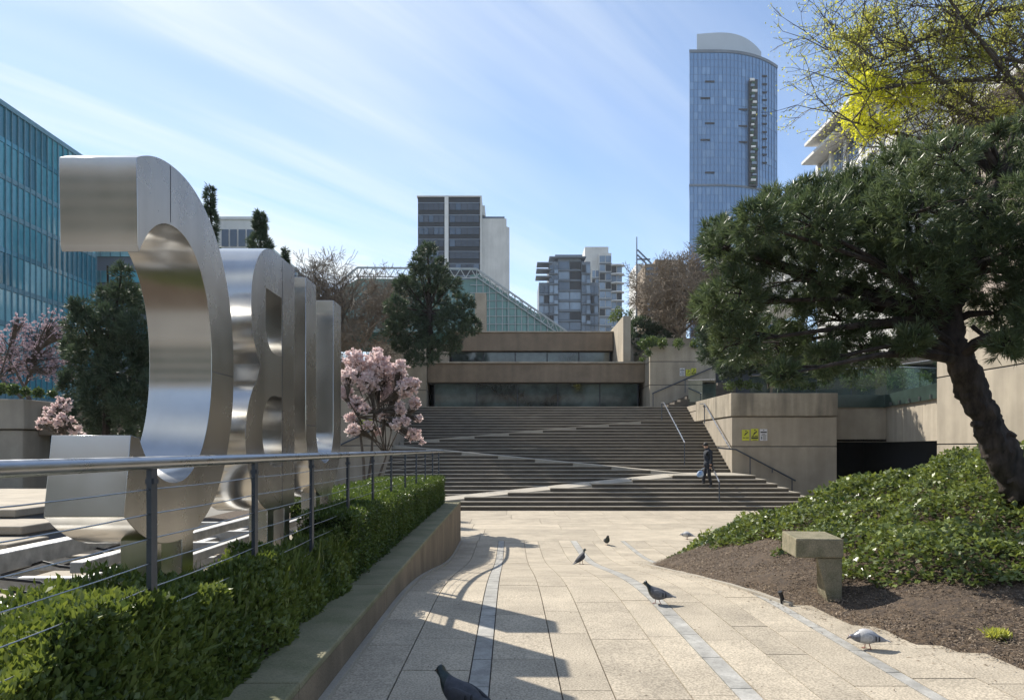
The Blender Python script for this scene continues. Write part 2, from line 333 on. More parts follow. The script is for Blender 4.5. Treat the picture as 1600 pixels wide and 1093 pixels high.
# ------------------------------------------------------------------ stairs
D0, T, R_, W = 26.8, .30, .15, 1.5; ZB = -.65; XL = -5.2; YB = 44.45
x1f = lambda n: -1.70+1.61*(n-3)
x2f = lambda n: 5.85-1.59*(n-9)
x3f = lambda n: 6.5-1.64*(24-n)
stairs = thing('staircase', (2, D0, ZB), None, None); del stairs; stairs = bpy.data.objects[-1] if False else None
stairs = bpy.data.objects.new('stairs', None); COL.objects.link(stairs); stairs.location = (2, D0, ZB); tag(stairs, 'wide stone stairs crossed by three diagonal ramps', kind='structure')
for n in range(1, 31):
    z0, z1 = ZB+(n-1)*R_+.002, ZB+n*R_; mb = MB()
    if n <= 8:
        xr = 9.6+.32*(8-n); xc = max(x1f(n), XL)
        yf, yb = D0+n*T-T, D0+n*T-T+W
        if xc <= XL+.02: poly = [(XL,yf),(xr,yf),(xr,YB),(XL,YB)]
        else: poly = [(XL,yb),(xc,yb),(xc,yf),(xr,yf),(xr,33.6),(9.56,33.6),(9.56,YB),(XL,YB)]
        if xc <= XL+.02: poly = [(XL,yf),(xr,yf),(xr,33.6),(9.56,33.6),(9.56,YB),(XL,YB)]
    elif n <= 16:
        xc = x2f(n); yf, yb = D0+W+n*T-T, D0+2*W+n*T-T
        xc = max(xc, XL+.05); poly = [(XL,yf),(xc,yf),(xc,yb),(9.56,yb),(9.56,YB),(XL,YB)]
    elif n <= 24:
        xc = min(max(x3f(n), XL+.05), 8.2); yf, yb = D0+2*W+n*T-T, D0+3*W+n*T-T
        poly = [(XL,yb),(xc,yb),(xc,yf),(9.56,yf),(9.56,YB),(XL,YB)]
    else:
        yf = D0+3*W+n*T-T; poly = [(XL,yf),(9.56,yf),(9.56,YB),(XL,YB)]
    # every tread overhangs its riser by a small nosing
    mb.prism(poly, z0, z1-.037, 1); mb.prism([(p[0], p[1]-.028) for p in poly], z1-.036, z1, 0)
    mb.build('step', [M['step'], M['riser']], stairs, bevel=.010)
def ramp(xa, xb, fd, zf, rise):
    """ramp band between x = xa..xb; fd(x) front line, zf(x) height at its back edge"""
    N_ = 2; pts = []
    mb = MB(); xs = [xa, xb]
    poly = [(xa, fd(xa)), (xb, fd(xb)), (xb, fd(xb)+W), (xa, fd(xa)+W)]
    zt = [zf(xa)-rise+.006, zf(xb)-rise+.006, zf(xb)+.004, zf(xa)+.004]
    if xa > xb: poly = poly[::-1]; zt = zt[::-1]
    mb.prism(poly, [z-.5 for z in zt], zt); return mb.build('ramp', M['ramp'], stairs)
nn1 = lambda x: 3+(x+1.70)/1.61
nn2 = lambda x: 9-(x-5.85)/1.59
nn3 = lambda x: 24-(6.5-x)/1.64
ramp(XL+.01, x1f(8), lambda x: D0+(nn1(x)-1)*T, lambda x: ZB+nn1(x)*R_, .07)
ramp(x2f(15.95), x2f(8), lambda x: D0+W+(nn2(x)-1)*T, lambda x: ZB+nn2(x)*R_, .02)
ramp(x3f(16.9), x3f(24), lambda x: D0+2*W+(nn3(x)-1)*T, lambda x: ZB+nn3(x)*R_, .0)
# side flight climbing to the right in front of the upper pier
for k in range(1, 10):
    x0 = 8.35+.34*k; zt = ZB+30*R_+k*R_
    if x0 > 9.7: pass
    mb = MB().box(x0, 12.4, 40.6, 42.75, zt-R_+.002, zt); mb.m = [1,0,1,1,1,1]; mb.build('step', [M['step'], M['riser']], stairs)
# ------------------------------------------------------------------ planter wall left of the path
pw = thing('planter_wall', (-1.4, 10, 0), 'long buff concrete planter wall with mossy flat top along the left of the path', 'wall')
def yseg(a, b, n): return [a+(b-a)*i/n for i in range(n+1)]
yl = [1.2,4.2,7.2,10.2,13.2,17.95]; ztop = lambda y: .27+.05*sstep((y-4)/12)
for a, b in zip(yl, yl[1:]):
    # body lengths, with the top a separate flush slab
    poly = [(-1.60,a+.004),(-1.20,a+.004),(-1.20,b-.004),(-1.60,b-.004)]
    MB().prism(poly, [zg(a)-.3,zg(a)-.3,zg(b)-.3,zg(b)-.3], [ztop(a)-.05,ztop(a)-.05,ztop(b)-.05,ztop(b)-.05]).build('wall_length', M['wallside'], pw)
    poly2 = [(-1.61,a+.004),(-1.195,a+.004),(-1.195,b-.004),(-1.61,b-.004)]
    MB().prism(poly2, [ztop(a)-.05]*2+[ztop(b)-.05]*2, [ztop(a)]*2+[ztop(b)]*2).build('coping', M['mossy'], pw, bevel=.012, seg=2)
MB().prism([(-6,17.55),(-1.62,17.55),(-1.62,17.95),(-6,17.95)], -1, ztop(18)).build('end_wall', M['wallside'], pw)
kb = MB()
yk = [3.0]+[4+.6*i for i in range(24)]
for a, b in zip(yk, yk[1:]): kb.prism([(-1.199,a),(-1.15,a),(-1.15,b),(-1.199,b)], [zg(a)-.1]*2+[zg(b)-.1]*2, [zg(a)+.035]*2+[zg(b)+.035]*2)
tag(kb.build('kerb', M['ramp']), 'narrow pale kerb at the foot of the planter wall', kind='structure')
bed = MB().box(-2.15, -1.61, 1, 17.5, -.6, .24).box(-9, -2.15, 1, 4.3, -.6, .40).box(-6, -2.15, 10.2, 17.5, -.6, .24).build('planting_soil', M['soil']); tag(bed, kind='structure')
# ================================================================== glass & facade materials
M['pane_dark'] = mat('dark_glass', (.075,.10,.095), .05, var=.5, scale=.5, spec=.9)
M['pane_teal'] = mat('teal_glass', (.12,.45,.56), .10, var=.3, scale=.12, spec=.9)
M['pane_teal2'] = mat('light_teal_glass', (.32,.64,.72), .12, var=.2, scale=.12, spec=.9)
M['pane_teal3'] = mat('deep_teal_glass', (.06,.25,.34), .10, var=.3, scale=.12, spec=.9)
M['fin_teal'] = mat('teal_grey_fin', (.16,.30,.36), .5, .1, var=.1)
M['tower_glass'] = mat('blue_tower_glass', (.17,.31,.54), .12, .0, var=.12, scale=.012, spec=.9, stretch=(1,1,.5))
M['tower_glass2'] = mat('pale_tower_glass', (.21,.35,.57), .12, .0, var=.10, scale=.012, spec=.9)
M['tower_line'] = mat('tower_mullion', (.13,.22,.38), .5, .1, var=.1)
M['tower_crown'] = mat('tower_crown', (.42,.47,.52), .5, .1, var=.08, scale=.02)
M['grey_glass'] = mat('grey_glass', (.08,.115,.165), .15, var=.3, scale=.06, spec=.9)
M['grey_glass2'] = mat('bright_grey_glass', (.20,.27,.36), .2, var=.2, scale=.1, spec=.9)
M['charcoal'] = mat('charcoal_spandrel', (.035,.04,.048), .5, var=.12, scale=.1)
M['slate'] = mat('slate_concrete', (.18,.215,.26), .8, var=.1, scale=.1)
M['roof_glass'] = mat('green_roof_glass', (.15,.29,.26), .2, var=.2, scale=.12, spec=.7)
M['truss'] = mat('pale_truss', (.42,.45,.45), .5, .2, var=.05)
M['glass'] = glassmat('balustrade_glass', (.70,.77,.73), .10)
M['frit'] = mat('green_glass_base', (.028,.05,.042), .35, var=.2, scale=2, spec=.8)
M['pinkwall'] = mat('pinkish_panel', (.40,.33,.28), .85, var=.06, scale=.4, streak=.1)
M['stained'] = mat('stained_concrete', (.35,.305,.235), .88, var=.12, scale=1.3, speck=.1, sscale=70, bump=.25, bscale=60, streak=.38)
# ------------------------------------------------------------------ piers and walls with recessed joints
def coursed(th, name, x0, x1, y0, y1, zs, m, gap=.035, vj=()):
    """stacked concrete courses with recessed horizontal joints; vj = vertical joint x positions of the front"""
    MB().box(x0+.03, x1-.03, y0+.03, y1-.03, zs[0], zs[-1]-.02).build('core', M['charcoal'], th)
    xs = [x0]+[v for v in vj]+[x1]
    for a, b in zip(zs, zs[1:]):
        for c, d in zip(xs, xs[1:]):
            MB().box(c+(.008 if c != x0 else 0), d-(.008 if d != x1 else 0), y0, y1, a+(gap if a != zs[0] else 0), b).build(name, m, th, bevel=.01)
PX = 9.58
pa = thing('concrete_pier', (11.8, 32, ZB), 'large buff concrete pier beside the lower stairs, planted on top, three signs near its corner', 'pier')
coursed(pa, 'wall_course', PX, 14.1, 31.9, 37.9, [ZB-.3, 1.66, 2.95], M['concrete'])
MB().box(PX-.06, 14.12, 31.83, 37.9, 2.985, 3.98).build('wall_course', M['stained'], pa, bevel=.015)
coursed(pa, 'wall_course', PX, 10.6, 37.91, 40.2, [ZB-.3, 3.5, 3.85], M['concrete'])
pb = thing('concrete_pier', (10.0, 43, 3.8), 'upper buff concrete pier at the head of the stairs with a sunlit left side', 'pier')
coursed(pb, 'wall_course', 8.1, 11.9, 42.8, 48.4, [3.6, 5.25, 6.6, 7.5], M['conc_light'])
pc = thing('concrete_pier', (-7.5, 33, ZB), 'buff concrete pier behind the pink magnolia with a pair of signs beside its handrail', 'pier')
coursed(pc, 'wall_course', -11.5, XL-.02, 32.6, 44.3, [ZB-.3, 1.7, 2.95, 3.9], M['concrete'])
pd = thing('concrete_wall', (-8, 43, 3.9), 'buff concrete wall left of the lower ribbon window behind the magnolia', 'wall')
coursed(pd, 'wall_course', -12.5, -5.0, 44.2, 49, [3.6, 5.05, 6.75], M['conc_light'])
coursed(pd, 'wall_course', -9.0, -4.0, 48.3, 52, [6.75, 7.75, 8.4], M['conc_light'])
# ------------------------------------------------------------------ lower building with two ribbon windows
bd = thing('terraced_building', (1.5, 44.5, 3.85), 'low terraced concrete building above the stairs with two ribbon windows under brown fascias', 'building')
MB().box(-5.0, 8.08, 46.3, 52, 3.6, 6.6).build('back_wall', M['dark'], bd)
MB().box(-4.98, 8.09, 44.45, 48.9, 5.56, 6.70).build('fascia', M['fascia'], bd, bevel=.02)
MB().box(-5.6, 8.09, 44.35, 49.2, 6.70, 6.80).build('coping', M['conc_light'], bd, bevel=.01)
MB().box(-4.98, 8.09, 44.6, 46.2, 3.70, 3.87).build('sill', M['concrete'], bd)
def ribbon(th, x0, x1, y, z0, z1, xs, back):
    for a, b in zip(xs, xs[1:]): MB().box(a+.03, b-.03, y, y+.03, z0, z1).build('window_pane', M['pane_dark'], th)
    for x in xs: MB().box(x-.03, x+.03, y-.05, y+.06, z0, z1).build('mullion', M['charcoal'], th)
    MB().box(x0, x1, y-.06, y+.07, z1-.001, z1+.06).build('head_rail', M['charcoal'], th)
ribbon(bd, -4.95, 7.3, 44.9, 3.88, 5.50, [-4.6,-2.02,.45,2.9,5.45,7.75], 0)
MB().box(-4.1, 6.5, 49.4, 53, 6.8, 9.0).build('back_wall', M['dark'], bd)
MB().box(-3.98, 6.75, 48.5, 56, 7.99, 9.18).build('fascia', M['fascia'], bd, bevel=.02)
MB().box(-4.0, 6.78, 48.42, 56, 9.18, 9.27).build('coping', M['conc_light'], bd, bevel=.01)
ribbon(bd, -3.95, 6.6, 48.9, 6.82, 7.93, [-3.85,-1.75,.34,2.45,4.55,6.6], 0)
MB().box(6.8, 7.25, 44.4, 52, 6.8, 9.55).build('side_wall', M['conc_light'], bd, bevel=.02)
MB().box(7.3, 12, 49, 56, 6.8, 8.9).build('rear_wall', M['concrete'], bd)
bb = MB().box(-2.85, -1.95, 60, 61.5, 9.2, 14.2).build('parapet_block', M['concrete'], bd)
dw = thing('rear_concourse', (16, 47, 3.8), 'dark recessed concourse wall behind the upper pier and the glass balustrade', 'building')
MB().box(11.95, 30, 46.5, 52, 3.0, 6.6).build('recess_wall', M['charcoal'], dw); MB().box(11.95, 30, 46.0, 52, 6.6, 7.5).build('fascia', M['fascia'], dw, bevel=.02)
# ------------------------------------------------------------------ right garage wall and big side wall
gw = thing('garage_wall', (15.8, 33, 0), 'concrete wall over a dark garage opening, glass balustrade along its top', 'wall')
MB().box(14.1, 16.8, 33.0, 33.4, 1.88, 3.55).build('lintel', M['concrete'], gw, bevel=.01)
for k in range(3):
    a = Vector((16.8-.4*k, 33.0-2.17*k, 0)); b = Vector((16.8-.4*(k+1), 33.0-2.17*(k+1), 0)); d = (b-a).normalized(); a += d*.008; b -= d*.008
    MB().obox((a.x+.15, a.y, 2.715), (b.x+.15, b.y, 2.715), .3, 1.67).build('lintel_panel', M['conc_light'], gw)
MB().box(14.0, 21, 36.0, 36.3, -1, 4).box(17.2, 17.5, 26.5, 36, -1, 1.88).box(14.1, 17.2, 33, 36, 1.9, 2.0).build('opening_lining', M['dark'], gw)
bal = thing('glass_balustrade', (15.8, 33, 3.5), 'green tinted glass balustrade on the concrete wall above the garage opening', 'balustrade')
def glass_run(th, pts, z0s, z1s, n, frit=None, railm='metal'):
    for (a, b, za, zb, zc, zd) in [(pts[i], pts[i+1], z0s[i], z0s[i+1], z1s[i], z1s[i+1]) for i in range(len(pts)-1)]:
        for k in range(n):
            t0, t1 = k/n+.004, (k+1)/n-.004
            p = lambda t, z: (a[0]+(b[0]-a[0])*t, a[1]+(b[1]-a[1])*t, z)
            q = [p(t0, za+(zb-za)*t0), p(t1, za+(zb-za)*t1), p(t1, zc+(zd-zc)*t1), p(t0, zc+(zd-zc)*t0)]
            nrm = Vector((b[1]-a[1], -(b[0]-a[0]), 0)).normalized()*.016
            MB().add(q+[tuple(Vector(v)+nrm) for v in q], [(0,1,2,3),(7,6,5,4),(0,4,5,1),(1,5,6,2),(2,6,7,3),(3,7,4,0)]).build('glass_panel', M['glass'], th)
        MB().tube([(a[0], a[1], zc+.03), (b[0], b[1], zd+.03)], .028, 8).build('top_rail', M['metal'], th)
        if frit:
            MB().obox((a[0]-.03, a[1]-.05, za-frit/2), (b[0]-.03, b[1]-.05, zb-frit/2), .02, frit).build('glass_base', M['frit'], th)
glass_run(bal, [(11.2,34.6),(16.75,32.85)], [3.98,3.98], [4.95,5.2], 4)
glass_run(bal, [(16.75,32.85),(15.62,26.6)], [3.56,3.56], [5.2,4.80], 3, frit=None)
MB().box(14.12, 16.75, 32.93, 32.985, 3.42, 3.98).build('glass_base', M['frit'], bal)
MB().obox((16.66,32.85,3.7), (15.5,26.6,3.7), .03, .56).build('glass_base', M['frit'], bal)
for k in range(5):
    t = .15+.18*k; x = 16.63+(15.47-16.63)*t; y = 32.85+(26.6-32.85)*t
    MB().box(x-.05, x+.0, y-.05, y+.05, 3.45, 3.6).build('clamp', M['metal'], bal)
bw = thing('concrete_side_wall', (16, 20, 0), 'tall sunlit buff concrete wall behind the leaning pine trunk', 'wall')
coursed(bw, 'wall_panel', 15.3, 16.2, 14.0, 26.5, [-1, 1.72, 4.1, 6.6], M['conc_light'], gap=.04)
hm = MB()
for k in range(4):
    for z in (2.2, 3.3, 4.6, 5.7): y = 15.6+2.9*k; hm.tube([(15.305,y,z),(15.292,y,z)], .03, 8)
tag(hm.build('tie_hole', M['charcoal'], bw), kind='stuff')
bw2 = thing('upper_building', (20, 24, 6), 'pinkish panelled building seen through the upper branches at the right edge', 'building')
for i in range(6):
    for j in range(4): MB().box(17.4, 17.6, 15+2.2*i+.01, 15+2.2*(i+1)-.01, 6.3+1.9*j+.02, 6.3+1.9*(j+1)).build('wall_panel', M['pinkwall'], bw2)
MB().box(17.6, 24, 15, 28.2, 6, 13.9).build('body', M['slate'], bw2)
MB().box(16.6, 24, 14.5, 28.6, 13.9, 14.2).build('roof', M['offwhite'], bw2)
# ------------------------------------------------------------------ white building with overhanging roofs (right)
wb = thing('white_building', (34, 60, 0), 'white building with stepped flat roof overhangs and tall windows above the pine', 'building')
MB().box(28.3, 40, 54, 68, 0, 27.4).build('body', M['offwhite'], wb)
MB().add([(26.0,54,28.2),(41,54,28.2),(41,65.3,28.2),(26.0,65.3,28.2),(26.0,54,28.45),(41,54,28.45),(41,65.3,28.45),(26.0,65.3,28.45)],[(3,2,1,0),(4,5,6,7),(0,1,5,4),(1,2,6,5),(2,3,7,6),(3,0,4,7)]).build('roof', M['offwhite'], wb)
MB().box(26.6, 41, 60, 67.5, 27.42, 27.68).build('roof', M['offwhite'], wb)
MB().box(28.32, 40, 54, 65, 27.69, 28.19).build('upper_wall', M['white'], wb)
for i in range(5):
    y = 56.3+2.8*i
    MB().box(28.0, 28.3, y-.25, y+.25, 20, 27.4).build('column', M['white'], wb)
    for j, (za, zb) in enumerate(((25.0, 27.2), (21.2, 24.3))):
        f = MB().box(28.2, 28.32, y+.35, y+2.45, za, zb).build('window', M['white'], wb)
        for q in range(3):
            MB().box(28.15, 28.21, y+.45+.66*q, y+1.03+.66*q, za+.15, za+(zb-za)*.42).box(28.15, 28.21, y+.45+.66*q, y+1.03+.66*q, za+(zb-za)*.47, zb-.15).build('pane', M['grey_glass2'] if (i+q) % 3 else M['grey_glass'], f)
    MB().box(27.9, 28.3, y+.2, y+2.6, 24.4, 24.75).build('balcony_edge', M['white'], wb)
pg = thing('roof_pergola', (28.5, 76, 22), 'dark slatted roof pergola on pale posts stepping down beside the white building', 'pergola')
MB().box(27.3, 32, 72.3, 72.7, 26.6, 27.0).build('beam', M['slate'], pg)
for k in range(5): MB().box(27.6+.75*k, 27.9+.75*k, 72.3, 78, 26.6, 26.9).build('rafter', M['slate'], pg)
MB().box(27.2, 27.5, 72.3, 80, 25.9, 26.9).build('beam', M['slate'], pg)
for (x, y) in ((27.4, 73), (27.4, 79.8), (31.5, 72.6)): MB().box(x-.35, x+.35, y-.3, y+.3, 18, 26.4).build('post', M['offwhite'], pg)
MB().box(27.0, 33, 80, 92, 17, 24.3).build('lower_block', M['offwhite'], pg)
# ------------------------------------------------------------------ left glass office building
gb = thing('glass_office_building', (-50, 60, 0), 'tall teal glass office block at the left edge with close vertical fins', 'building')
XG = -45.0; YE = 80.3; ZT = 32.0
MB().box(-62, XG-.35, 30, YE, -1, ZT-.1).build('body', M['charcoal'], gb)
MB().box(-62.3, XG+.15, 29.5, YE+.3, ZT-.1, ZT+.35).build('roof', M['fin_teal'], gb)
FH = 3.25; nf = 9; bay = 1.7; ms = [M['pane_teal'], M['pane_teal'], M['pane_teal2'], M['pane_teal3']]
proto = {}
for mi, m_ in enumerate(ms): proto[mi] = MB().box(-.05, 0, .03, bay-.03, .45, FH-.05).mesh('pane', m_)
nb = int((YE-44)/bay); r2 = random.Random(5)
for j in range(nf):
    z = ZT-FH*(j+1); run = 0
    MB().box(XG-.28, XG+.04, 44, YE, z-.02, z+.42).build('spandrel', M['fin_teal'] if j % 3 else M['pane_teal3'], gb)
    for i in range(nb):
        if i % 5 == 0: run = r2.choice((0,0,1,2,2,3))
        mi = run if r2.random() < .75 else r2.randrange(4)
        o = bpy.data.objects.new('pane', proto[mi]); COL.objects.link(o); o.parent = gb; o.location = Vector((XG-.02, YE-bay*(i+1), z)) - Vector(gb.location)
fb = MB()
for i in range(int((YE-44)/.85)): fb.box(XG, XG+.12, YE-.85*i-.035, YE-.85*i+.035, ZT-FH*nf, ZT)
tag(fb.build('fins', M['fin_teal'], gb), kind='stuff')
gb2 = thing('banded_glass_building', (-48, 90, 0), 'lower building with teal glass bands seen under the letter arm', 'building')
MB().box(-56, -40, 86, 100, -1, 25.4).build('body', M['slate'], gb2)
for j in range(7):
    z = 25.2-3.0*j
    MB().box(-55.8, -39.9, 85.8, 86.0, z-1.35, z).build('window_band', M['pane_teal2'] if j % 2 == 0 else M['pane_teal'], gb2)
    for i in range(14): MB().box(-55.6+1.15*i, -55.5+1.15*i, 85.7, 85.8, z-1.35, z).build('mullion', M['fin_teal'], gb2)
# left low concrete structure
ls = thing('low_concrete_building', (-16, 23, 0), 'low buff concrete building at the left edge with planting on its roof', 'building')
MB().box(-30, -14.7, 22.3, 27, -1, 2.15).build('wall', M['concrete'], ls, bevel=.02)
MB().box(-30, -14.6, 22.2, 27, 2.18, 3.08).build('parapet', M['concrete'], ls, bevel=.02)
MB().box(-14.69, -12.2, 23.0, 27, 2.0, 2.85).build('beam', M['fascia'], ls, bevel=.02)
MB().box(-14.69, -12.5, 23.6, 27, 1.7, 2.0).box(-14.69, -12.5, 23.8, 24, -1, 1.7).build('recess_wall', M['slate'], ls)
for k in range(2):
    f = MB().box(-14.5+1.0*k, -13.6+1.0*k, 23.68, 23.8, .35, 1.85).build('window', M['charcoal'], ls); MB().box(-14.42+1.0*k, -13.68+1.0*k, 23.64, 23.69, .45, 1.75).build('pane', M['pane_dark'], f)
lb = thing('dark_glass_balustrade', (-16, 21, 0), 'dark glass balustrade in front of the low building at the left edge', 'balustrade')
for k in range(6): MB().box(-20+1.12*k, -18.92+1.12*k, 20.4, 20.43, -.6, .45).build('glass_panel', M['pane_dark'], lb)
MB().box(-20, -13.3, 20.37, 20.46, .45, .50).build('top_rail', M['post'], lb)
# pale stepped terraces below it
te = bpy.data.objects.new('sunken_terrace', None); COL.objects.link(te); te.location = (-10, 12, 0); tag(te, 'pale stone terraces stepping down left of the letters', kind='structure')
M['terrace'] = M['conc_light']
for (x0, x1, y0, y1, z) in ((-15,-7.9,11.8,18,.62),(-15,-7.0,10.6,11.79,.48),(-15,-6.6,9.7,10.59,.34),(-12,-5.4,8.5,9.69,.22),(-9,-6.3,7.7,8.49,.36),(-12,-5.3,7.3,7.69,.05),(-12,-5.2,6.7,7.29,-.08)):
    MB().box(x0, x1, y0, y1, z-.12, z).build('terrace_slab', M['terrace'], te, bevel=.012); MB().box(x0, x1-.08, y0+.08, y1, -.94, z-.122).build('terrace_riser', M['slate'], te)
# white roofed building behind letters
wr = thing('white_roofed_building', (-26, 75, 0), 'white building with glazed parapet seen over the steel letters', 'building')
MB().box(-34, -25, 77, 92, 0, 20.6).build('body', M['offwhite'], wr)
MB().box(-25.0, -24.9, 77, 92, 19.2, 22.3).build('glazed_parapet', M['grey_glass2'], wr); MB().box(-25.1, -24.8, 77, 92, 22.3, 22.5).build('coping', M['white'], wr)
for k in range(7): MB().box(-24.9, -24.8, 77+2.3*k, 77.12+2.3*k, 19.2, 22.3).build('mullion', M['white'], wr)
MB().box(-35, -30.2, 88, 92, 20.6, 28.8).build('penthouse', M['offwhite'], wr)
MB().box(-35.2, -30.0, 87.8, 92.2, 28.8, 29.1).build('roof', M['white'], wr)
for k in range(4): MB().box(-34.3+1.0*k, -33.5+1.0*k, 87.9, 88.0, 25.6, 27.6).build('window', M['grey_glass'], wr)
# ------------------------------------------------------------------ sloped glass roof
YR = 70.0
gr = thing('glass_atrium_roof', (-6, 72, 8), 'sloping green glass atrium roof with pale truss edges behind the terraced building', 'atrium')
def pR(px, py, y=YR): return at(px, py, y)
tl, tr_, brp, bl = pR(560,420), pR(745,422), pR(885,519), pR(420,519)
dep = Vector((0, 14, 0))
MB().add([pR(735,430)+Vector((0,-.1,0)), tr_+Vector((0,-.1,-.4)), brp+Vector((0,-.1,0)), pR(735,519)+Vector((0,-.1,0))], [(3,2,1,0)]).build('gable_glass', M['roof_glass'], gr)
for k in range(9):
    t0, t1 = k/9+.004, (k+1)/9-.004; a = tr_.lerp(brp, t0); b = tr_.lerp(brp, t1); zb_ = brp.z
    MB().add([(a.x,YR-.25,zb_),(b.x,YR-.25,zb_),(b.x,YR-.25,max(b.z-.3,zb_+.02)),(a.x,YR-.25,max(a.z-.3,zb_+.03)),(a.x,YR-.2,zb_),(b.x,YR-.2,zb_),(b.x,YR-.2,max(b.z-.3,zb_+.02)),(a.x,YR-.2,max(a.z-.3,zb_+.03))],
             [(0,1,2,3),(7,6,5,4),(0,4,5,1),(1,5,6,2),(2,6,7,3),(3,7,4,0)]).build('glass_pane', M['roof_glass'], gr)
MB().add([(tl.x-8,YR,bl.z),(tr_.x,YR,bl.z),(tr_.x,YR,tr_.z-.9),(tl.x,YR,tl.z-.9),(tl.x-8,YR+14,bl.z),(tr_.x,YR+14,bl.z),(tr_.x,YR+14,tr_.z-.9),(tl.x,YR+14,tl.z-.9)],[(0,1,2,3),(7,6,5,4),(1,5,6,2),(2,6,7,3),(3,7,4,0)]).build('roof_glass', M['roof_glass'], gr)
mb = MB()
for k in range(15):
    t = k/14; a = tr_.lerp(brp, t); mb.obox((a.x, YR-.3, brp.z), (a.x, YR-.3, a.z+.02), .07, .07, up=(0,1,0)); 
tag(mb.build('mullion', M['truss'], gr), kind='stuff')
mb = MB()
for k in range(1, 8):
    z = brp.z+(tr_.z-brp.z)*k/8; xr = tr_.x+(brp.x-tr_.x)*(1-k/8); mb.obox((tr_.x-.6, YR-.32, z), (xr, YR-.32, z), .06, .05)
tag(mb.build('transom', M['truss'], gr), kind='stuff')
def truss(a, b, h, nseg, dy=0):
    mb = MB(); a = Vector(a); b = Vector(b); d = Vector((0,0,-h)); mb.obox(a, b, .16, .16); mb.obox(a+d, b+d, .1, .1)
    for k in range(nseg):
        p = a.lerp(b, k/nseg); q = a.lerp(b, (k+1)/nseg); mb.obox(p+d, p.lerp(q, .5), .07, .07, up=(0,1,0)); mb.obox(p.lerp(q,.5), q+d, .07, .07, up=(0,1,0))
    return mb
off = Vector((0,-.5,0))
truss(tl+off, tr_+off, .85, 11).build('ridge_truss', M['truss'], gr)
truss(tr_+off, brp+off, .75, 11).build('slope_truss', M['truss'], gr)
truss(pR(500,470)+off, tl+off, .75, 5).build('slope_truss', M['truss'], gr)
# ------------------------------------------------------------------ charcoal striped tower
ct_ = thing('striped_office_tower', (-10, 155, 0), 'charcoal and white office tower with a blank pale side wall behind the dark pine', 'tower')
def X150(px): return (px-HX)*150/F
def Z150(py): return 1.6-(py-HY)*150/F
xa, xb, xc2, xd, xe = X150(653), X150(695), X150(701), X150(750), X150(796); zt = Z150(308)
MB().box(xa, xb, 150, 165, 0, zt).build('dark_wing', M['charcoal'], ct_); MB().box(xb, xc2, 149.5, 165, 0, zt).build('white_fin', M['white'], ct_); MB().box(xc2, xd, 150, 165, 0, zt).build('dark_wing', M['charcoal'], ct_)
MB().prism([(xd,150),(xd+.35,149.6),(xd+.35,166),(xd,166)], 0, zt+.1).build('white_fin', M['white'], ct_)
MB().box(xa-.2, xd+.35, 149.7, 165.5, zt, zt+.25).build('roof_edge', M['white'], ct_)
MB().box(xd+.35, xe-.6, 150.6, 168, 0, Z150(340)).prism([(xe-.6,150.6),(xe,151.6),(xe,168),(xe-.6,168)], 0, Z150(352)).build('blank_side', M['offwhite'], ct_)
MB().box(xd+.35, xe-1.0, 153, 167, Z150(340), Z150(331)).build('plant_room', M['slate'], ct_); MB().box(xd+.3, xd+.9, 152, 165, Z150(331), Z150(316)).build('plant_room', M['offwhite'], ct_)
r3 = random.Random(11); M['tower_dark'] = mat('dark_band_glass', (.075,.09,.115), .15, var=.2, scale=.1)
for j in range(12):
    z1 = zt-1.3-2.46*j; z0 = z1-1.35
    for (a, b) in ((xa, xb), (xc2, xd)):
        nn = 5; w = (b-a-.3)/nn
        for i in range(nn):
            m_ = M['grey_glass'] if r3.random() < .3 else M['tower_dark']
            MB().box(a+.15+w*i+.05, a+.15+w*(i+1)-.05, 149.85, 149.99, z0, z1).build('window', m_, ct_)
        MB().box(a+.02, b-.02, 149.8, 149.97, z1, z1+.18).build('sill_line', M['slate'], ct_)
# ------------------------------------------------------------------ residential towers
def condo(name, label, pxs, ytop, Y, rows, frame, glass, fl=3.0, balc=True, depth=14):
    th = thing(name, ((pxs[0]+pxs[-1])/2*Y/F-HX*Y/F, Y, 0), label, 'tower'); r4 = random.Random(len(label))
    xs = [(p-HX)*Y/F for p in pxs]
    for k, (x0, x1) in enumerate(zip(xs, xs[1:])):
        zt = 1.6-(ytop[k]-HY)*Y/F; off = (.0, -.9, -.3, -1.2, 0, -.6)[k % 6]
        MB().box(x0+.02, x1-.02, Y+off+.25, Y+depth, 0, zt).build('body', frame, th)
        n = int((zt-18)/fl); nb_ = max(2, int((x1-x0)/2.6)); w = (x1-x0)/nb_
        for j in range(n):
            z = zt-.6-fl*(j+1); MB().box(x0, x1, Y+off-.35, Y+off+.25, z-.18, z+.12).build('floor_slab', M['slate'], th)
            for i in range(nb_):
                q = r4.random(); m_ = glass[0] if q < .5 else (glass[1] if q < .85 else M['charcoal'])
                MB().box(x0+w*i+.12, x0+w*(i+1)-.12, Y+off+.12, Y+off+.24, z+.5, z+fl-.35).build('window', m_, th)
                if balc and k % 2 == 1 and i % 2: MB().box(x0+w*i+.1, x0+w*(i+1)-.1, Y+off-.9, Y+off-.8, z, z+1.0).build('balcony_rail', M['grey_glass2'], th)
    return th
c1_ = condo('residential_tower', 'grey glass residential tower with balconies and stepped roof, left one of the pair', [842,858,872,908,922,935], [441,410,404,410,441], 220, 0, M['slate'], (M['grey_glass'], M['grey_glass2']))
MB().box((868-HX)*220/F, (911-HX)*220/F, 222, 232, 50, 1.6+(700-395)*220/F).build('penthouse', M['slate'], c1_)
for (a, b, z) in ((858,915,403),(839,862,412),(838,862,422),(837,862,433)): MB().box((a-HX)*220/F, (b-HX)*220/F, 218.5, 224, 1.6+(700-z)*220/F-.2, 1.6+(700-z)*220/F+.15).build('roof_slab', M['slate'], c1_)
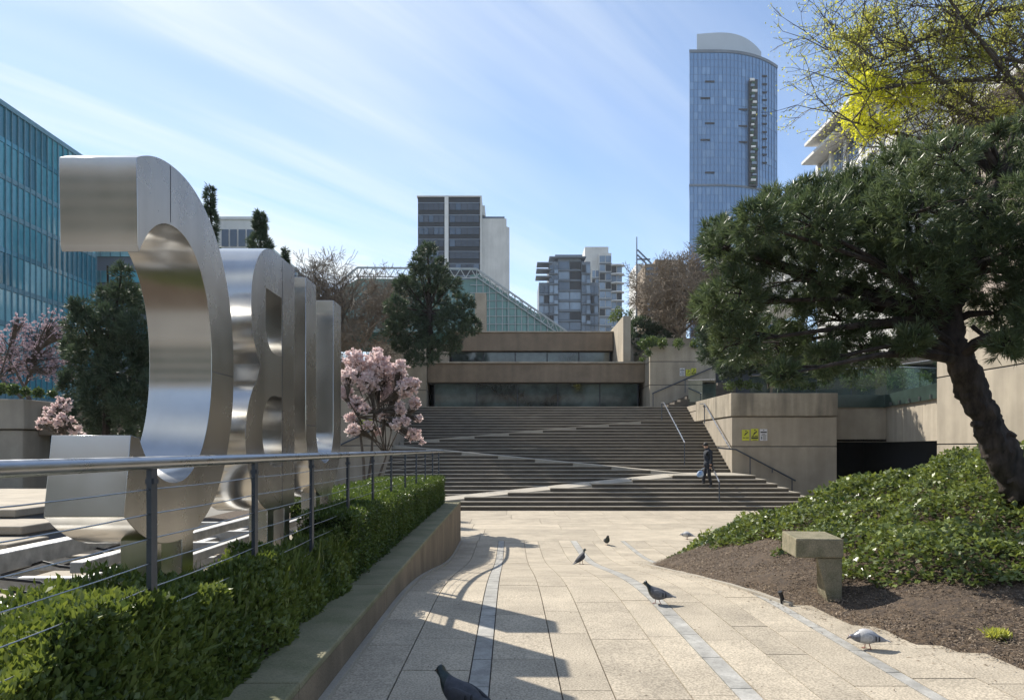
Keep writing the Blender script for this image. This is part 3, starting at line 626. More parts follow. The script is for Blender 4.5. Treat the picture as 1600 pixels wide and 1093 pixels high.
c2_ = condo('residential_tower', 'white residential tower with curved balcony stack, right one of the pair', [925,936,955,972], [418,396,412], 250, 0, M['offwhite'], (M['grey_glass2'], M['grey_glass']), balc=False)
MB().box((915-HX)*250/F, (952-HX)*250/F, 252, 262, 40, 1.6+(700-383)*250/F).build('penthouse', M['offwhite'], c2_)
for j in range(14):
    z = 1.6+(700-415)*250/F-3.0*j; MB().tube([((964-HX)*250/F, 250.5, z-.15), ((964-HX)*250/F, 250.5, z+.15)], 2.6, 14).build('balcony', M['white'], c2_)
# brown blocks and mast
br = thing('brown_office_block', ((1045-HX)*160/F, 162, 0), 'brown concrete office block behind the bare tree left of the tall tower', 'building')
MB().box((1008-HX)*160/F, (1072-HX)*160/F, 160, 175, 0, 1.6+(700-412)*160/F).build('body', M['fascia'], br); MB().box((1028-HX)*160/F, (1066-HX)*160/F, 163, 173, 30, 1.6+(700-400)*160/F).build('plant_room', M['fascia'], br)
for j in range(9): MB().box((1010-HX)*160/F, (1070-HX)*160/F, 159.85, 159.99, 1.6+(282-9*j-4)*160/F, 1.6+(282-9*j)*160/F).build('window_band', M['grey_glass'], br)
mast = thing('mast_tower', ((997-HX)*170/F, 170, 0), 'pale narrow tower with a thin mast and slanting brace', 'tower')
MB().box((994-HX)*170/F, (1006-HX)*170/F, 170, 180, 0, 1.6+(700-412)*170/F).build('body', M['offwhite'], mast)
MB().tube([((995-HX)*170/F, 170, 30), ((995-HX)*170/F, 170, 1.6+(700-370)*170/F)], [.3,.12], 6).build('mast', M['slate'], mast)
for (a, b) in (((996,390),(1018,412)),((996,398),(1010,412)),((996,405),(1016,405))): MB().obox(at(a[0],a[1],170), at(b[0],b[1],170), .3, .35, up=(0,1,0)).build('brace', M['slate'], mast)
# ------------------------------------------------------------------ tall blue tower
tt = thing('glass_skyscraper', ((1145-HX)*300/F, 320, 0), 'tall rounded blue glass skyscraper with a pale crown and a green garden slot', 'tower')
YT = 300.0; sx = YT/F
def X3(px): return (px-HX)*sx
def Z3(py): return 1.6-(py-HY)*sx
# plan: straight left end, long bowed front, tight curve at the right
def plan(inset=0, x0=1078, x1=1231):
    a, b = X3(x0)+inset, X3(x1)-inset; pts = []
    for k in range(25):
        t = k/24; x = a+(b-a)*t
        y = YT + 12.5*(max(t-.25, 0)/.75)**2.3 + inset; pts.append((x, y))
    pts += [(b-.5, YT+38), (a*(YT+38)/YT+.5, YT+38)]
    return pts
PT = plan(); zt_ = Z3(82)
MB().prism(PT, 0, zt_).build('glass_body', M['tower_glass'], tt)
P2 = plan(-.35); MB().prism(P2, zt_-.1, zt_+1.0).build('roof_rim', M['slate'], tt)
P3 = plan(1.0, 1086, 1211); zc = [zt_+8.0+1.0*math.sin(math.pi*min(i/24, 1)) - (i/24)*.6 if i < 25 else zt_+5.5 for i in range(len(P3))]
MB().prism(P3, zt_+.9, zc).build('crown', M['tower_crown'], tt)
MB().prism(plan(-.45), Z3(291), Z3(288)).build('ledge', M['slate'], tt)
mb = MB(); fh = 3.05; n = int((zt_-10)/fh)
for j in range(n):
    z = zt_-fh*(j+1); pp = plan(-.08)[:25]
    if abs(z-Z3(290)) < 1: continue
    for a, b in zip(pp, pp[1:]): mb.add([(a[0],a[1],z),(b[0],b[1],z),(b[0],b[1],z+.22),(a[0],a[1],z+.22)], [(0,1,2,3)])
tag(mb.build('floor_line', M['tower_line'], tt), kind='stuff')
mb = MB()
for i, a in enumerate(plan(-.10)[:25]):
    if i % 1 == 0: mb.box(a[0]-.08, a[0]+.08, a[1]-.1, a[1]+.1, 0, zt_)
tag(mb.build('mullion', M['tower_line'], tt), kind='stuff')
r5 = random.Random(4); pm = plan(-.12)
cells = 0
for j in range(2, n-2):
    for i in range(0, 24):
        if r5.random() < .16:
            a, b = pm[i], pm[i+1]; z = zt_-fh*(j+1)
            MB().add([(a[0]+.1,a[1],z+.25),(b[0]-.1,b[1],z+.25),(b[0]-.1,b[1],z+fh-.02),(a[0]+.1,a[1],z+fh-.02)], [(0,1,2,3)]).build('glass_panel', M['tower_glass2'], tt); cells += 1
for (px, py) in ((1109,128),(1102,154),(1109,193),(1102,219),(1109,270),(1162,169),(1162,195),(1162,220),(1202,108),(1202,121),(1202,134),(1202,146),(1202,159),(1202,171),(1202,184),(1202,197),(1202,208),(1202,221),(1202,233),(1202,246)):
    i = min(range(25), key=lambda k: abs(pm[k][0]-X3(px))); y = pm[i][1]-.25; w = 1.0 if px > 1190 else 1.9
    MB().box(X3(px)-w/1, X3(px)+w/1, y, y+.6, Z3(py)-.3, Z3(py)+.35).build('vent_panel', M['charcoal'], tt)
# garden slot
ix = min(range(25), key=lambda k: abs(pm[k][0]-X3(1177))); ysl = pm[ix][1]
def XS(px): return (px-HX)*(ysl-2)/F
MB().box(XS(1171), XS(1184), ysl-2.0, ysl+1, Z3(289), Z3(122)).build('garden_slot', M['charcoal'], tt)
M['slotgreen'] = mat('slot_planting', (.05,.11,.07), .8, var=.4, scale=.5)
for j in range(38):
    z = Z3(286)+1.13*j; xx = XS(1171)+r5.random()*1.3
    MB().box(xx, xx+r5.uniform(1.0,2.2), ysl-2.7, ysl-2.0, z, z+r5.uniform(.5,1.1)).build('slot_balcony', [M['slotgreen'], M['white'], M['slotgreen'], M['grey_glass2']][j % 4], tt)
for (px, a, b) in ((1196,60,40),(1203,92,72),(1210,98,88),(1206,96,84)): MB().tube([(X3(px), YT+14, Z3(a)-3), (X3(px), YT+14, Z3(b))], .25, 5).build('antenna', M['white'], tt)

# ------------------------------------------------------------------ unseen building added behind the viewer to darken what the steel and windows mirror
ab = thing('unseen_building', (0, -34, 0), 'unseen office building added behind the viewer for reflections in the steel letters and windows', 'building')
MB().box(-46, 40, -50, -34, -1, 15).build('body', mat('grey_stone', (.25,.235,.215), .8, var=.12, scale=.3), ab)
for j in range(4):
    MB().box(-45, 39, -33.98, -33.8, 1.2+3.2*j, 2.9+3.2*j).build('window_band', M['pane_dark'], ab)
# ================================================================== steel letters
M['steel'] = mat('brushed_steel', (.58,.575,.56), .17, 1.0, var=.05, scale=1.5, rvar=.05, aniso=.5, streak=.10)
M['steel_face'] = mat('brushed_steel_face', (.50,.49,.475), .27, 1.0, var=.06, scale=1.3, rvar=.06, streak=.20)
K = .63
def ky(v): return v*K
def kz(v): return 1.6+(v-1.6)*K
LX1 = -3.5*K; LW = .73*K
def letter_mesh(outlines, name):
    """closed (y, z) outlines -> solid of thickness LW along x with sharp edges"""
    cu = bpy.data.curves.new(name, 'CURVE'); cu.dimensions = '2D'; cu.fill_mode = 'BOTH'; cu.extrude = LW/2
    for ol in outlines:
        s = cu.splines.new('POLY'); s.points.add(len(ol)-1)
        for i, p in enumerate(ol): s.points[i].co = (p[0], p[1], 0, 1)
        s.use_cyclic_u = True
    ob = bpy.data.objects.new('tmp', cu); COL.objects.link(ob); dg = bpy.context.evaluated_depsgraph_get(); dg.update()
    me = bpy.data.meshes.new_from_object(ob.evaluated_get(dg)); bpy.data.objects.remove(ob)
    # local x -> Y, local y -> Z, local z -> X
    me.transform(Matrix(((0,0,1,LX1-LW/2),(1,0,0,0),(0,1,0,0),(0,0,0,1))))
    bm = bmesh.new(); bm.from_mesh(me); bmesh.ops.remove_doubles(bm, verts=bm.verts, dist=1e-4); bmesh.ops.recalc_face_normals(bm, faces=bm.faces); bm.to_mesh(me); bm.free()
    me.name = name; me.materials.clear(); me.materials.append(M['steel']); me.materials.append(M['steel_face'])
    for p in me.polygons: p.material_index = 1 if abs(p.normal.x) > .9 else 0; p.use_smooth = abs(p.normal.x) < .9
    me.set_sharp_from_angle(angle=math.radians(25)); me.update(); return me
def sup(cy, cz, a, b, t, e=2.15):
    c, s = math.cos(t), math.sin(t); return (cy+a*math.copysign(abs(c)**(2/e), c), cz+b*math.copysign(abs(s)**(2/e), s))
# C : outer/inner arcs, mouth towards the camera
cy, cz = 7.72, 2.575
def c_outline():
    def find(a, b, ycut, top):
        best = None
        for k in range(2000):
            t = math.pi/2+math.pi/2*k/2000 if top else -math.pi/2-math.pi/2*k/2000
            if sup(cy, cz, a, b, t)[0] <= ycut: return t
        return math.pi
    to, tb = find(1.64,1.95,6.93,True), find(1.64,1.95,6.66,False)
    ti, tj = find(.95,1.33,6.93,True), find(.95,1.33,6.93,False)
    out = [sup(cy,cz,1.64,1.95, tb+(to-tb)*k/72) for k in range(73)]
    inn = [sup(cy,cz,.95,1.33, ti+(tj-ti)*k/60) for k in range(61)]
    out[-1] = (6.93, out[-1][1]); inn[0] = (6.95, 3.52); inn[-1] = (6.82, 1.72); out[0] = (6.70, .98)
    return [(ky(y), kz(z)) for y, z in out+inn]
def arc(cy, cz, a, b, t0, t1, n=24): return [(cy+a*math.cos(math.radians(t0+(t1-t0)*k/n)), cz+b*math.sin(math.radians(t0+(t1-t0)*k/n))) for k in range(n+1)]
# B (spine on the far side, bowls towards the camera)
bo = [(12.0,.68),(12.0,4.52)] + arc(10.95,3.62,.95,.90,90,180) + arc(10.95,3.45,.95,.85,180,232,12) + arc(10.95,1.72,1.18,1.05,128,180,12) + arc(10.95,1.80,1.18,1.12,180,270)
bi1 = [(10.60,3.90),(11.33,3.90),(11.33,3.0)] + arc(11.0,3.42,.42,.42,270,180)
bi2 = arc(11.0,1.9,.55,.48,180,90) + [(11.33,2.38),(11.33,1.33)] + arc(11.0,1.8,.55,.47,270,180)
# U
uo = [(12.67,4.53),(13.34,4.53),(13.34,1.95)] + arc(13.99,1.95,.65,.62,180,360) + [(14.65,4.53),(15.3,4.53),(15.3,1.9)] + arc(13.985,1.95,1.315,1.27,0,-180) + [(12.67,1.95)]
S = lambda ol: [(ky(y), kz(z)) for y, z in ol]
defs = [('letter_c', [c_outline()], 'nearest steel letter, a big C standing with its mouth towards the railing corner', [(7.35,.66),(8.1,.66)]),
        ('letter_b', [S(bo), S(bi1), S(bi2)], 'middle steel letter, a B with two openings between the other letters', [(10.9,.72),(11.7,.72)]),
        ('letter_u', [S(uo)], 'farthest steel letter, a U beside the pink magnolia', [(13.6,.74),(14.5,.74)])]
for nm, ols, lab, legs in defs:
    cyc = sum(p[0] for p in ols[0])/len(ols[0])
    th = thing(nm, (LX1-LW/2, cyc, .4), lab, 'steel letter', 'steel letters on the planter')
    me = letter_mesh(ols, 'letter_body'); me.transform(Matrix.Translation(-Vector(th.location)))
    o = bpy.data.objects.new('letter_body', me); COL.objects.link(o); o.parent = th
    b = o.modifiers.new('bevel', 'BEVEL'); b.width = .004; b.segments = 2; b.limit_method = 'ANGLE'; b.angle_limit = math.radians(60); b.harden_normals = False
    for (y, z) in legs: MB().box(LX1-.02-.17, LX1-.02, ky(y)-.09, ky(y)+.09, .2, kz(z)+.06).build('leg', M['steel_face'], th, bevel=.004)
for nm, ya, yb, za, zb in (('letter_c', 7.62, 7.62, 3.93, 4.50), ('letter_c', 8.72, 9.32, 2.5, 2.5), ('letter_b', 11.36, 11.36, .74, 4.48), ('letter_u', 12.70, 13.30, 2.0, 2.0)):
    th = bpy.data.objects[nm]; MB().box(LX1, LX1+.0015, ky(ya)-.0025, ky(yb)+.0025, kz(za)-.0025, kz(zb)+.0025).build('weld_seam', M['post'], th)
# base frame of channels and cable trays
bf = thing('steel_base_frame', (-3, 6.5, .4), 'grey steel frame of beams and cable trays under the letters', 'frame')
M['galv'] = mat('galvanised_steel', (.46,.46,.45), .5, .55, var=.15, scale=8)
for (x, y0, y1, z, w, h) in ((-3.95,4.5,9.2,.80,.16,.15),(-3.05,5.2,11.0,.80,.10,.08),(-2.66,5.4,11.2,.72,.07,.07),(-3.5,4.4,10.4,.55,.10,.10)): MB().box(x-w/2, x+w/2, y0, y1, z-h, z).build('beam', M['galv'], bf, bevel=.006)
for k in range(6):
    y = 4.55+1.05*k; MB().box(-4.6, -2.3, y, y+.09, .50, .62).build('cross_beam', M['galv'], bf, bevel=.005)
r6 = random.Random(8)
for k in range(7):
    y = 4.45+.5*k; x = -3.6+.25*math.sin(k*2.1)
    pts = [(x-.5, y, .58), (x-.2, y+.05, .68), (x, y-.05, .66), (x+.3, y+.08, .60), (x+.55, y, .5)]
    MB().tube(pts, .012, 6).build('conduit', M['black'], bf)
MB().box(-3.72, -3.42, 4.5, 4.75, .56, .74).build('junction_box', M['galv'], bf, bevel=.01); MB().box(-4.35, -4.0, 4.45, 4.62, .56, .70).build('junction_box', M['galv'], bf, bevel=.01)
MB().box(-4.7, -2.2, 4.35, 10.1, -.9, .34).build('plinth', M['concrete'], bf)
MB().box(-2.62, -2.28, 5.6, 10.3, .34, .60).build('kerb_box', M['conc_light'], bf)
# ================================================================== cable railing
rl = thing('cable_railing', (-1.72, 10, .3), 'long steel cable railing with round handrail rising from the hedge', 'railing')
RXp = -1.72; rz = 1.53
MB().tube([(RXp, .8, rz), (RXp, 6, rz), (RXp, 12, rz), (RXp, 18.9, rz)], .031, 16).build('handrail', M['metal'], rl)
py_ = [3.55-1.43+1.43*k for k in range(12)]
post_me = MB().box(-.012, .012, -.03, .03, 0, 1.27).box(-.022, .022, -.022, .022, 1.19, 1.215).mesh('post', M['post'])
for y in py_:
    o = bpy.data.objects.new('post', post_me); COL.objects.link(o); o.parent = rl; o.location = Vector((RXp, y, .24))-Vector(rl.location)
for k in range(7):
    z = 1.405-.118*k; pts = []
    for i, (a, b) in enumerate(zip([.8]+py_, py_)):
        for t in (0, .33, .66): pts.append((RXp, a+(b-a)*t, z-.006*math.sin(math.pi*t)))
    pts.append((RXp, py_[-1], z)); MB().tube(pts, .0032, 5).build('cable', M['cable'], rl)
# stair handrails
def rail(name, label, pts, posts, r=.03, group='stair handrails'):
    th = thing(name, posts[0][:3], label, 'handrail', group)
    MB().tube(pts, r, 8).build('rail', M['metal'], th)
    for p in posts: MB().tube([(p[0], p[1], p[2]), (p[0], p[1], p[3])], r*.8, 6).build('post', M['post'], th)
M['darkrail'] = M['post']
rail('handrail', 'sloping steel handrail running up the upper right flight', [(7.7,32.6,1.85),(7.7,37.0,3.88),(7.7,37.6,3.9)], [(7.7,32.62,.5,1.85),(7.7,37.5,2.9,3.9)])
rail('handrail', 'short steel handrail in front of the walking person', [(7.7,27.2,.36),(7.7,28.2,.92),(7.7,29.3,1.4)], [(7.7,27.2,-.5,.36),(7.7,29.2,.4,1.38)])
rail('handrail', 'steel handrail along the sunlit left face of the large pier', [(9.42,31.7,1.62),(9.42,35.8,3.75),(9.42,36.6,3.8)], [(9.42,35.8,2.8,3.78)])
def darkrail(label, pts, posts, th=None):
    th = thing('handrail', posts[0][:3], label, 'handrail', 'stair handrails'); MB().tube(pts, .035, 8).build('rail', M['post'], th)
    for p in posts: MB().tube([(p[0], p[1], p[2]), (p[0], p[1], p[3])], .022, 6).build('post', M['post'], th)
darkrail('dark handrail falling to the right across the front of the large pier', [(8.9,31.7,1.62),(9.7,31.72,1.55),(12.25,31.72,.22)], [(10.3,31.72,.2,1.25),(11.25,31.72,.55,.75),(12.1,31.72,-.35,.30)])
darkrail('dark handrail climbing across the front of the upper pier', [(8.2,42.65,4.75),(11.9,42.65,6.35)], [(8.25,42.65,3.85,4.75),(10.1,42.65,4.8,5.55)])
darkrail('dark handrail beside the signs on the pier behind the magnolia', [(-8.3,32.45,1.35),(-5.3,32.45,2.75)], [(-7.8,32.45,.6,1.55)])
gl2 = thing('glass_balustrade', (9.7, 37, 3.9), 'small glass balustrade beside the narrow flight at the top of the stairs', 'balustrade')
glass_run(gl2, [(9.62,34.6),(9.62,39.9)], [4.0,3.86], [4.78,5.25], 2)
# ================================================================== signs
M['yellow'] = mat('yellow_sign', (.56,.57,.06), .55, var=.05); M['signwhite'] = mat('white_sign', (.62,.62,.64), .5, var=.03); M['ink'] = mat('sign_ink', (.03,.03,.03), .6, var=.02)
def sign(cx, cz_, y, w, h, kind, label):
    th = thing('wall_sign', (cx, y, cz_), label, 'sign', 'notice signs on the concrete piers'); x0, x1, z0, z1 = cx-w/2, cx+w/2, cz_-h/2, cz_+h/2
    MB().box(x0, x1, y-.02, y, z0, z1).build('sign_board', M['signwhite'] if kind == 'w' else M['yellow'], th, bevel=.003)
    f = y-.0235
    mb = MB()
    if kind == 'w':
        mb.box(cx-w*.08, cx+w*.08, f, f+.003, z1-h*.13, z1-h*.07); mb.box(x0+w*.08, x1-w*.08, f, f+.003, z1-h*.32, z1-h*.21)
        for q, (a, b) in enumerate(((.3,.72),(.15,.88),(.38,.85),(.38,.82),(.38,.86),(.42,.8))): zz_ = z1-h*(.42+.095*q); mb.box(x0+w*a, x0+w*b, f, f+.003, zz_-h*.035, zz_)
        MB().box(x0+w*.12, x0+w*.3, f, f+.003, z0+h*.12, z0+h*.36).build('sign_symbol', M['slate'], th)
    else:
        a = Vector((cx-w*.2, f, z1-h*.52)); b = Vector((cx+w*.3, f, z1-h*.2)); mb.obox(a, b, .004, h*.09, up=(0,0,1)); mb.box(cx-.02, cx+.04, f, f+.003, z1-h*.17, z1-h*.08)
        mb.obox(Vector((cx-w*.1,f,z1-h*.30)), Vector((cx+w*.08,f,z1-h*.42)), .004, h*.06)
        lo = .70 if kind == 'y' else .58
        mb.box(x0+w*.1, x0+w*.45, f, f+.003, z1-h*(lo+.07), z1-h*lo); mb.box(x0+w*.52, x1-w*.08, f, f+.003, z1-h*(lo+.07), z1-h*lo)
        if kind == 'yb': mb.box(x0+w*.04, x1-w*.04, f, f+.003, z0+h*.16, z0+h*.30); mb.box(x0+w*.2, x1-w*.2, f, f+.003, z0+h*.05, z0+h*.09)
    mb.build('sign_lettering', M['ink'], th)
ys_ = 31.895; q = ys_/F
for (a, b, c, d, kd, lb_) in ((1159,671,1171,688,'y','square yellow warning sign nearest the corner of the large pier'),(1173,669.5,1185,688,'yb','yellow warning sign with a black band, middle of the three on the large pier'),(1187,670,1199,688,'w','white notice sign with lines of text on the large pier')):
    sign(((a+c)/2-HX)*q, 1.6-((b+d)/2-HY)*q, ys_, (c-a)*q*.96, (d-b)*q, kd, lb_)
ys_ = 42.795; q = ys_/F
for (a, b, c, d, kd, lb_) in ((1062,575,1070,587,'w','small white notice sign on the upper pier'),(1071.5,577,1079,587,'y','small yellow sign in the middle of the upper pier group'),(1080,575,1088,586,'yb','small yellow and black sign on the right of the upper pier group')):
    sign(((a+c)/2-HX)*q, 1.6-((b+d)/2-HY)*q, ys_, (c-a)*q*.96, (d-b)*q, kd, lb_)
ys_ = 32.595; q = ys_/F
for (a, b, c, d, kd, lb_) in ((547,655,559,671,'w','white notice sign on the pier behind the magnolia'),(560,656,571,670,'y','yellow sign next to the white notice behind the magnolia'),(572.5,655,583,669,'yb','yellow and black sign under the magnolia branches')):
    sign(((a+c)/2-HX)*q, 1.6-((b+d)/2-HY)*q, ys_, (c-a)*q*.96, (d-b)*q, kd, lb_)
# ================================================================== stone bench-like post and small light
bo_ = thing('stone_bollard', (3.25, 7.5, 0), 'rough L shaped concrete block on a tapering leg at the edge of the mulch', 'stone post')
# block overhangs to the left of the leg
MB().prism([(2.87,7.42),(3.35,7.42),(3.42,8.02),(2.95,8.02)], [.50,.50,.50,.50], [.695,.69,.70,.705]).build('top_block', M['bench'], bo_, bevel=.012, seg=2)
lg = MB(); lg.add([(3.23,7.44,-.05),(3.345,7.44,-.05),(3.41,7.98,-.05),(3.32,7.98,-.05),(3.08,7.44,.50),(3.345,7.44,.50),(3.41,8.0,.50),(3.31,8.0,.50)], [(3,2,1,0),(4,5,6,7),(0,1,5,4),(1,2,6,5),(2,3,7,6),(3,0,4,7)]); lg.build('leg', M['bench'], bo_, bevel=.01)
sl = thing('path_light', (2.78, 7.62, 0), 'small black ground spotlight tilted in the mulch beside the stone post', 'light')
MB().tube([(2.80,7.62,-.02),(2.79,7.62,.05)], .008, 6).build('stake', M['black'], sl); MB().tube([(2.81,7.62,.04),(2.775,7.60,.13)], [.020,.023], 10).build('lamp_head', M['black'], sl)
# ================================================================== pigeons
def lathe_path(rings, n=14):
    """rings: (x, z, ry, rz) cross sections along x"""
    vs = []; fs = []
    for (x, z, ry, rz_) in rings:
        for k in range(n): a = 2*math.pi*k/n; vs.append((x, ry*math.cos(a), z+rz_*math.sin(a)))
    for i in range(len(rings)-1):
        for k in range(n): fs.append((i*n+k, (i+1)*n+k, (i+1)*n+(k+1) % n, i*n+(k+1) % n))
    fs += [tuple(range(n)), tuple((len(rings)-1)*n+k for k in range(n-1, -1, -1))]
    return vs, fs
def birdmats(body, wing, neck, bar):
    return [mat('pigeon_body', body, .7, var=.15, scale=30), mat('pigeon_wing', wing, .7, var=.12, scale=40), mat('pigeon_neck', neck, .35, .15, var=.3, scale=25), mat('pigeon_bar', bar, .7, var=.1), mat('pigeon_leg', (.35,.12,.10), .6, var=.1), mat('pigeon_eye', (.5,.15,.02), .2, var=.0)]
def pigeon(label, loc, heading, pose, mats, pitch=0.0, scale=1.0, step=0.02):
    """x is forward; heading in degrees; pose 'up' or 'down' (head lowered)"""
    th = thing('pigeon', loc, label, 'pigeon', 'pigeons on the paving'); th.rotation_euler = (0, 0, math.radians(heading)); th.scale = (scale,)*3
    if pose == 'up': rg = [(-.120,.125,.016,.014),(-.09,.130,.038,.032),(-.05,.135,.060,.055),(0,.138,.070,.066),(.045,.148,.067,.066),(.078,.168,.056,.058),(.098,.192,.042,.043),(.108,.212,.033,.032),(.114,.230,.029,.028),(.122,.246,.029,.027),(.134,.252,.025,.023),(.147,.250,.015,.014),(.154,.247,.007,.007)]
    elif pose == 'tall': rg = [(-.115,.09,.016,.014),(-.09,.103,.038,.030),(-.05,.126,.058,.052),(-.01,.150,.066,.062),(.025,.175,.060,.062),(.045,.202,.048,.048),(.053,.228,.036,.036),(.056,.250,.029,.029),(.059,.268,.027,.027),(.066,.282,.028,.026),(.078,.289,.024,.022),(.091,.288,.014,.013),(.098,.285,.006,.006)]
    else: rg = [(-.115,.125,.012,.012),(-.09,.135,.030,.026),(-.05,.140,.062,.055),(0,.145,.074,.068),(.045,.146,.072,.068),(.08,.142,.058,.056),(.105,.135,.042,.040),(.122,.132,.030,.030),(.135,.136,.021,.021),(.148,.138,.019,.019),(.160,.136,.015,.015),(.168,.130,.009,.009),(.174,.124,.004,.004)]
    rg = [(x_, z_-.028, a_*((1.28 if pose != 'down' else 1.08) if i_ >= 6 else 1.05), b_*((1.28 if pose != 'down' else 1.08) if i_ >= 6 else 1.05)) for i_, (x_, z_, a_, b_) in enumerate(rg)]
    vs, fs = lathe_path(rg); n = 14; cp, sp = math.cos(pitch), math.sin(pitch)
    me = bpy.data.meshes.new('pigeon_body'); me.from_pydata(vs, [], fs)
    for m_ in mats[:3]: me.materials.append(m_)
    for p in me.polygons: p.use_smooth = True; ring = p.vertices[0]//n; p.material_index = 2 if ring >= 5 else 0
    bo2 = bpy.data.objects.new('body', me); COL.objects.link(bo2); bo2.parent = th; sd = bo2.modifiers.new('s', 'SUBSURF'); sd.levels = 1; sd.render_levels = 2
    def kid(name, mb, m_, par=th, smooth=True, sub=0):
        me = mb.mesh(name, m_); o = bpy.data.objects.new(name, me); COL.objects.link(o); o.parent = par
        if smooth: me.polygons.foreach_set('use_smooth', np.ones(len(me.polygons), bool))
        if sub: q = o.modifiers.new('s', 'SUBSURF'); q.levels = 1; q.render_levels = sub
        return o
    tilt = {'up': 0.10, 'tall': .55, 'down': .12}[pose]; dz = {'up': 0, 'tall': -.0, 'down': .0}[pose]
    R2 = lambda x, z: (x*math.cos(tilt)+z*math.sin(tilt)*0, 0, .122+dz+x*math.sin(tilt)+z)
    for s_ in (-1, 1):   # folded wings
        ws, wf = lathe_path([(-.165,-.018,.003,.006),(-.12,-.012,.008,.022),(-.06,-.006,.015,.040),(0,-.002,.017,.050),(.04,-.004,.015,.044),(.068,-.010,.005,.018)], 8)
        ws = [( *R2(v[0], v[2])[:1], v[1]+s_*(.054-.20*max(0, -v[0]-.05)*1.2), R2(v[0], v[2])[2]) for v in ws]
        w_ = kid('wing', MB().add(ws, wf), mats[1], sub=1)
        for bx in (-.055, -.085):
            bs, bf_ = lathe_path([(bx-.005,-.008,.0155,.026),(bx+.005,-.006,.0165,.029)], 8); bs = [(R2(v[0], v[2])[0], v[1]+s_*(.0545-.20*max(0,-v[0]-.05)*1.2), R2(v[0], v[2])[2]) for v in bs]
            kid('wing_bar', MB().add(bs, bf_), mats[3], par=w_)
    tx = R2(-.1, -.01); ex = R2(-.195, -.022)
    kid('tail', MB().add([(tx[0],-.020,tx[2]-.004),(tx[0],.020,tx[2]-.004),(ex[0],.030,ex[2]-.003),(ex[0],-.030,ex[2]-.003),(tx[0],-.018,tx[2]+.012),(tx[0],.018,tx[2]+.012),(ex[0],.028,ex[2]+.003),(ex[0],-.028,ex[2]+.003)], [(0,1,2,3),(7,6,5,4),(0,4,5,1),(1,5,6,2),(2,6,7,3),(3,7,4,0)]), mats[1], smooth=False)
    hx, hz = rg[-1][0], rg[-1][1]; bdn = -.012 if pose == 'down' else -.004
    kid('beak', MB().tube([(hx-.006,0,hz),(hx+.006,0,hz+bdn*.6),(hx+.012,0,hz+bdn*1.2-.003)], [.0075,.005,.0012], 6), M['ink'])
    ex_, ez_ = rg[-3][0], rg[-3][1]
    for s_ in (-1, 1): kid('eye', MB().tube([(ex_,s_*.0235,ez_+.004),(ex_,s_*.0275,ez_+.004)], .0038, 8), mats[5])
    for s_, st in ((-1, step), (1, -step)):   # legs with three toes
        l = MB().tube([(-.005+st*.3,s_*.022,.095),(st*.6+.005,s_*.022,.048),(st,s_*.022,.008)], [.011,.0045,.004], 6)
        for a in (-35, 0, 35, 180): ln_ = .03 if a != 180 else .014; l.tube([(st,s_*.022,.006),(st+ln_*math.cos(math.radians(a)),s_*.022+ln_*math.sin(math.radians(a)),.003)], [.0032,.002], 5)
        kid('leg', l, mats[4])
    return th
bm_dark = birdmats((.05,.055,.07), (.06,.065,.08), (.02,.035,.035), (.015,.015,.018))
bm_grey = birdmats((.12,.125,.145), (.17,.18,.20), (.03,.045,.05), (.02,.02,.025))
bm_pale = birdmats((.50,.50,.51), (.30,.31,.34), (.16,.17,.20), (.02,.02,.03))
def gpos(px, y): return ((px-HX)*y/F, y, zg(y)+.002)
pigeon('nearest pigeon, dark and cut by the bottom edge beside the bluestone strip', gpos(722, 4.42), 155, 'up', bm_dark, scale=1.15)
pigeon('grey pigeon walking left across the middle of the paving', gpos(1028, 7.6), 168, 'up', bm_grey, scale=.95, step=.03)
pigeon('pale white and grey pigeon pecking near the mulch', gpos(1356, 5.9), 170, 'down', bm_pale, scale=.86)
pigeon('dark pigeon standing upright facing right in the middle of the path', gpos(908, 13.5), 20, 'tall', bm_dark, scale=1.0)
pigeon('small far dark pigeon facing the camera', gpos(948, 17.2), -85, 'up', bm_dark, scale=.95)
pigeon('pale pigeon standing beside the tip of the ivy', gpos(1074, 18.3), 150, 'down', bm_pale, scale=1.05)
# ================================================================== person on the stairs
M['coat'] = mat('navy_coat', (.018,.024,.036), .85, var=.15, scale=8); M['trousers'] = mat('dark_trousers', (.022,.026,.034), .9, var=.15, scale=8)
M['skin'] = mat('skin', (.42,.26,.19), .6, var=.05); M['hair'] = mat('black_hair', (.012,.011,.011), .6, var=.1); M['shoe'] = mat('dark_shoe', (.05,.05,.055), .6, var=.1)
M['bag'] = mat('blue_white_bag', (.55,.66,.78), .5, col2=(.12,.25,.50), scale=7)
def skin_fig(name, V, E, Rr, root, mats_fn, parent, sub=2, mats_=None):
    me = bpy.data.meshes.new(name); me.from_pydata(V, E, []); o = bpy.data.objects.new('tmp', me); COL.objects.link(o)
    sk = o.modifiers.new('skin', 'SKIN'); sk.use_smooth_shade = True; sv = me.skin_vertices[0].data
    for i, r in enumerate(Rr): sv[i].radius = r if hasattr(r, '__len__') else (r, r); sv[i].use_root = (i == root)
    ss = o.modifiers.new('sub', 'SUBSURF'); ss.levels = sub; ss.render_levels = sub
    dg = bpy.context.evaluated_depsgraph_get(); dg.update(); m2 = bpy.data.meshes.new_from_object(o.evaluated_get(dg)); bpy.data.objects.remove(o); m2.name = name
    m2.materials.clear()
    for m_ in mats_: m2.materials.append(m_)
    for p in m2.polygons: p.material_index = mats_fn(p.center); p.use_smooth = True
    ob = bpy.data.objects.new(name, m2); COL.objects.link(ob); ob.parent = parent; return ob
nP = 5; yP = 28.25; zP = ZB+nP*R_     # foot on the fifth tread
pe = thing('person', ((1106-HX)*yP/F, yP, zP), 'person in a dark coat walking down the steps with head bowed, carrying a bag', 'person')
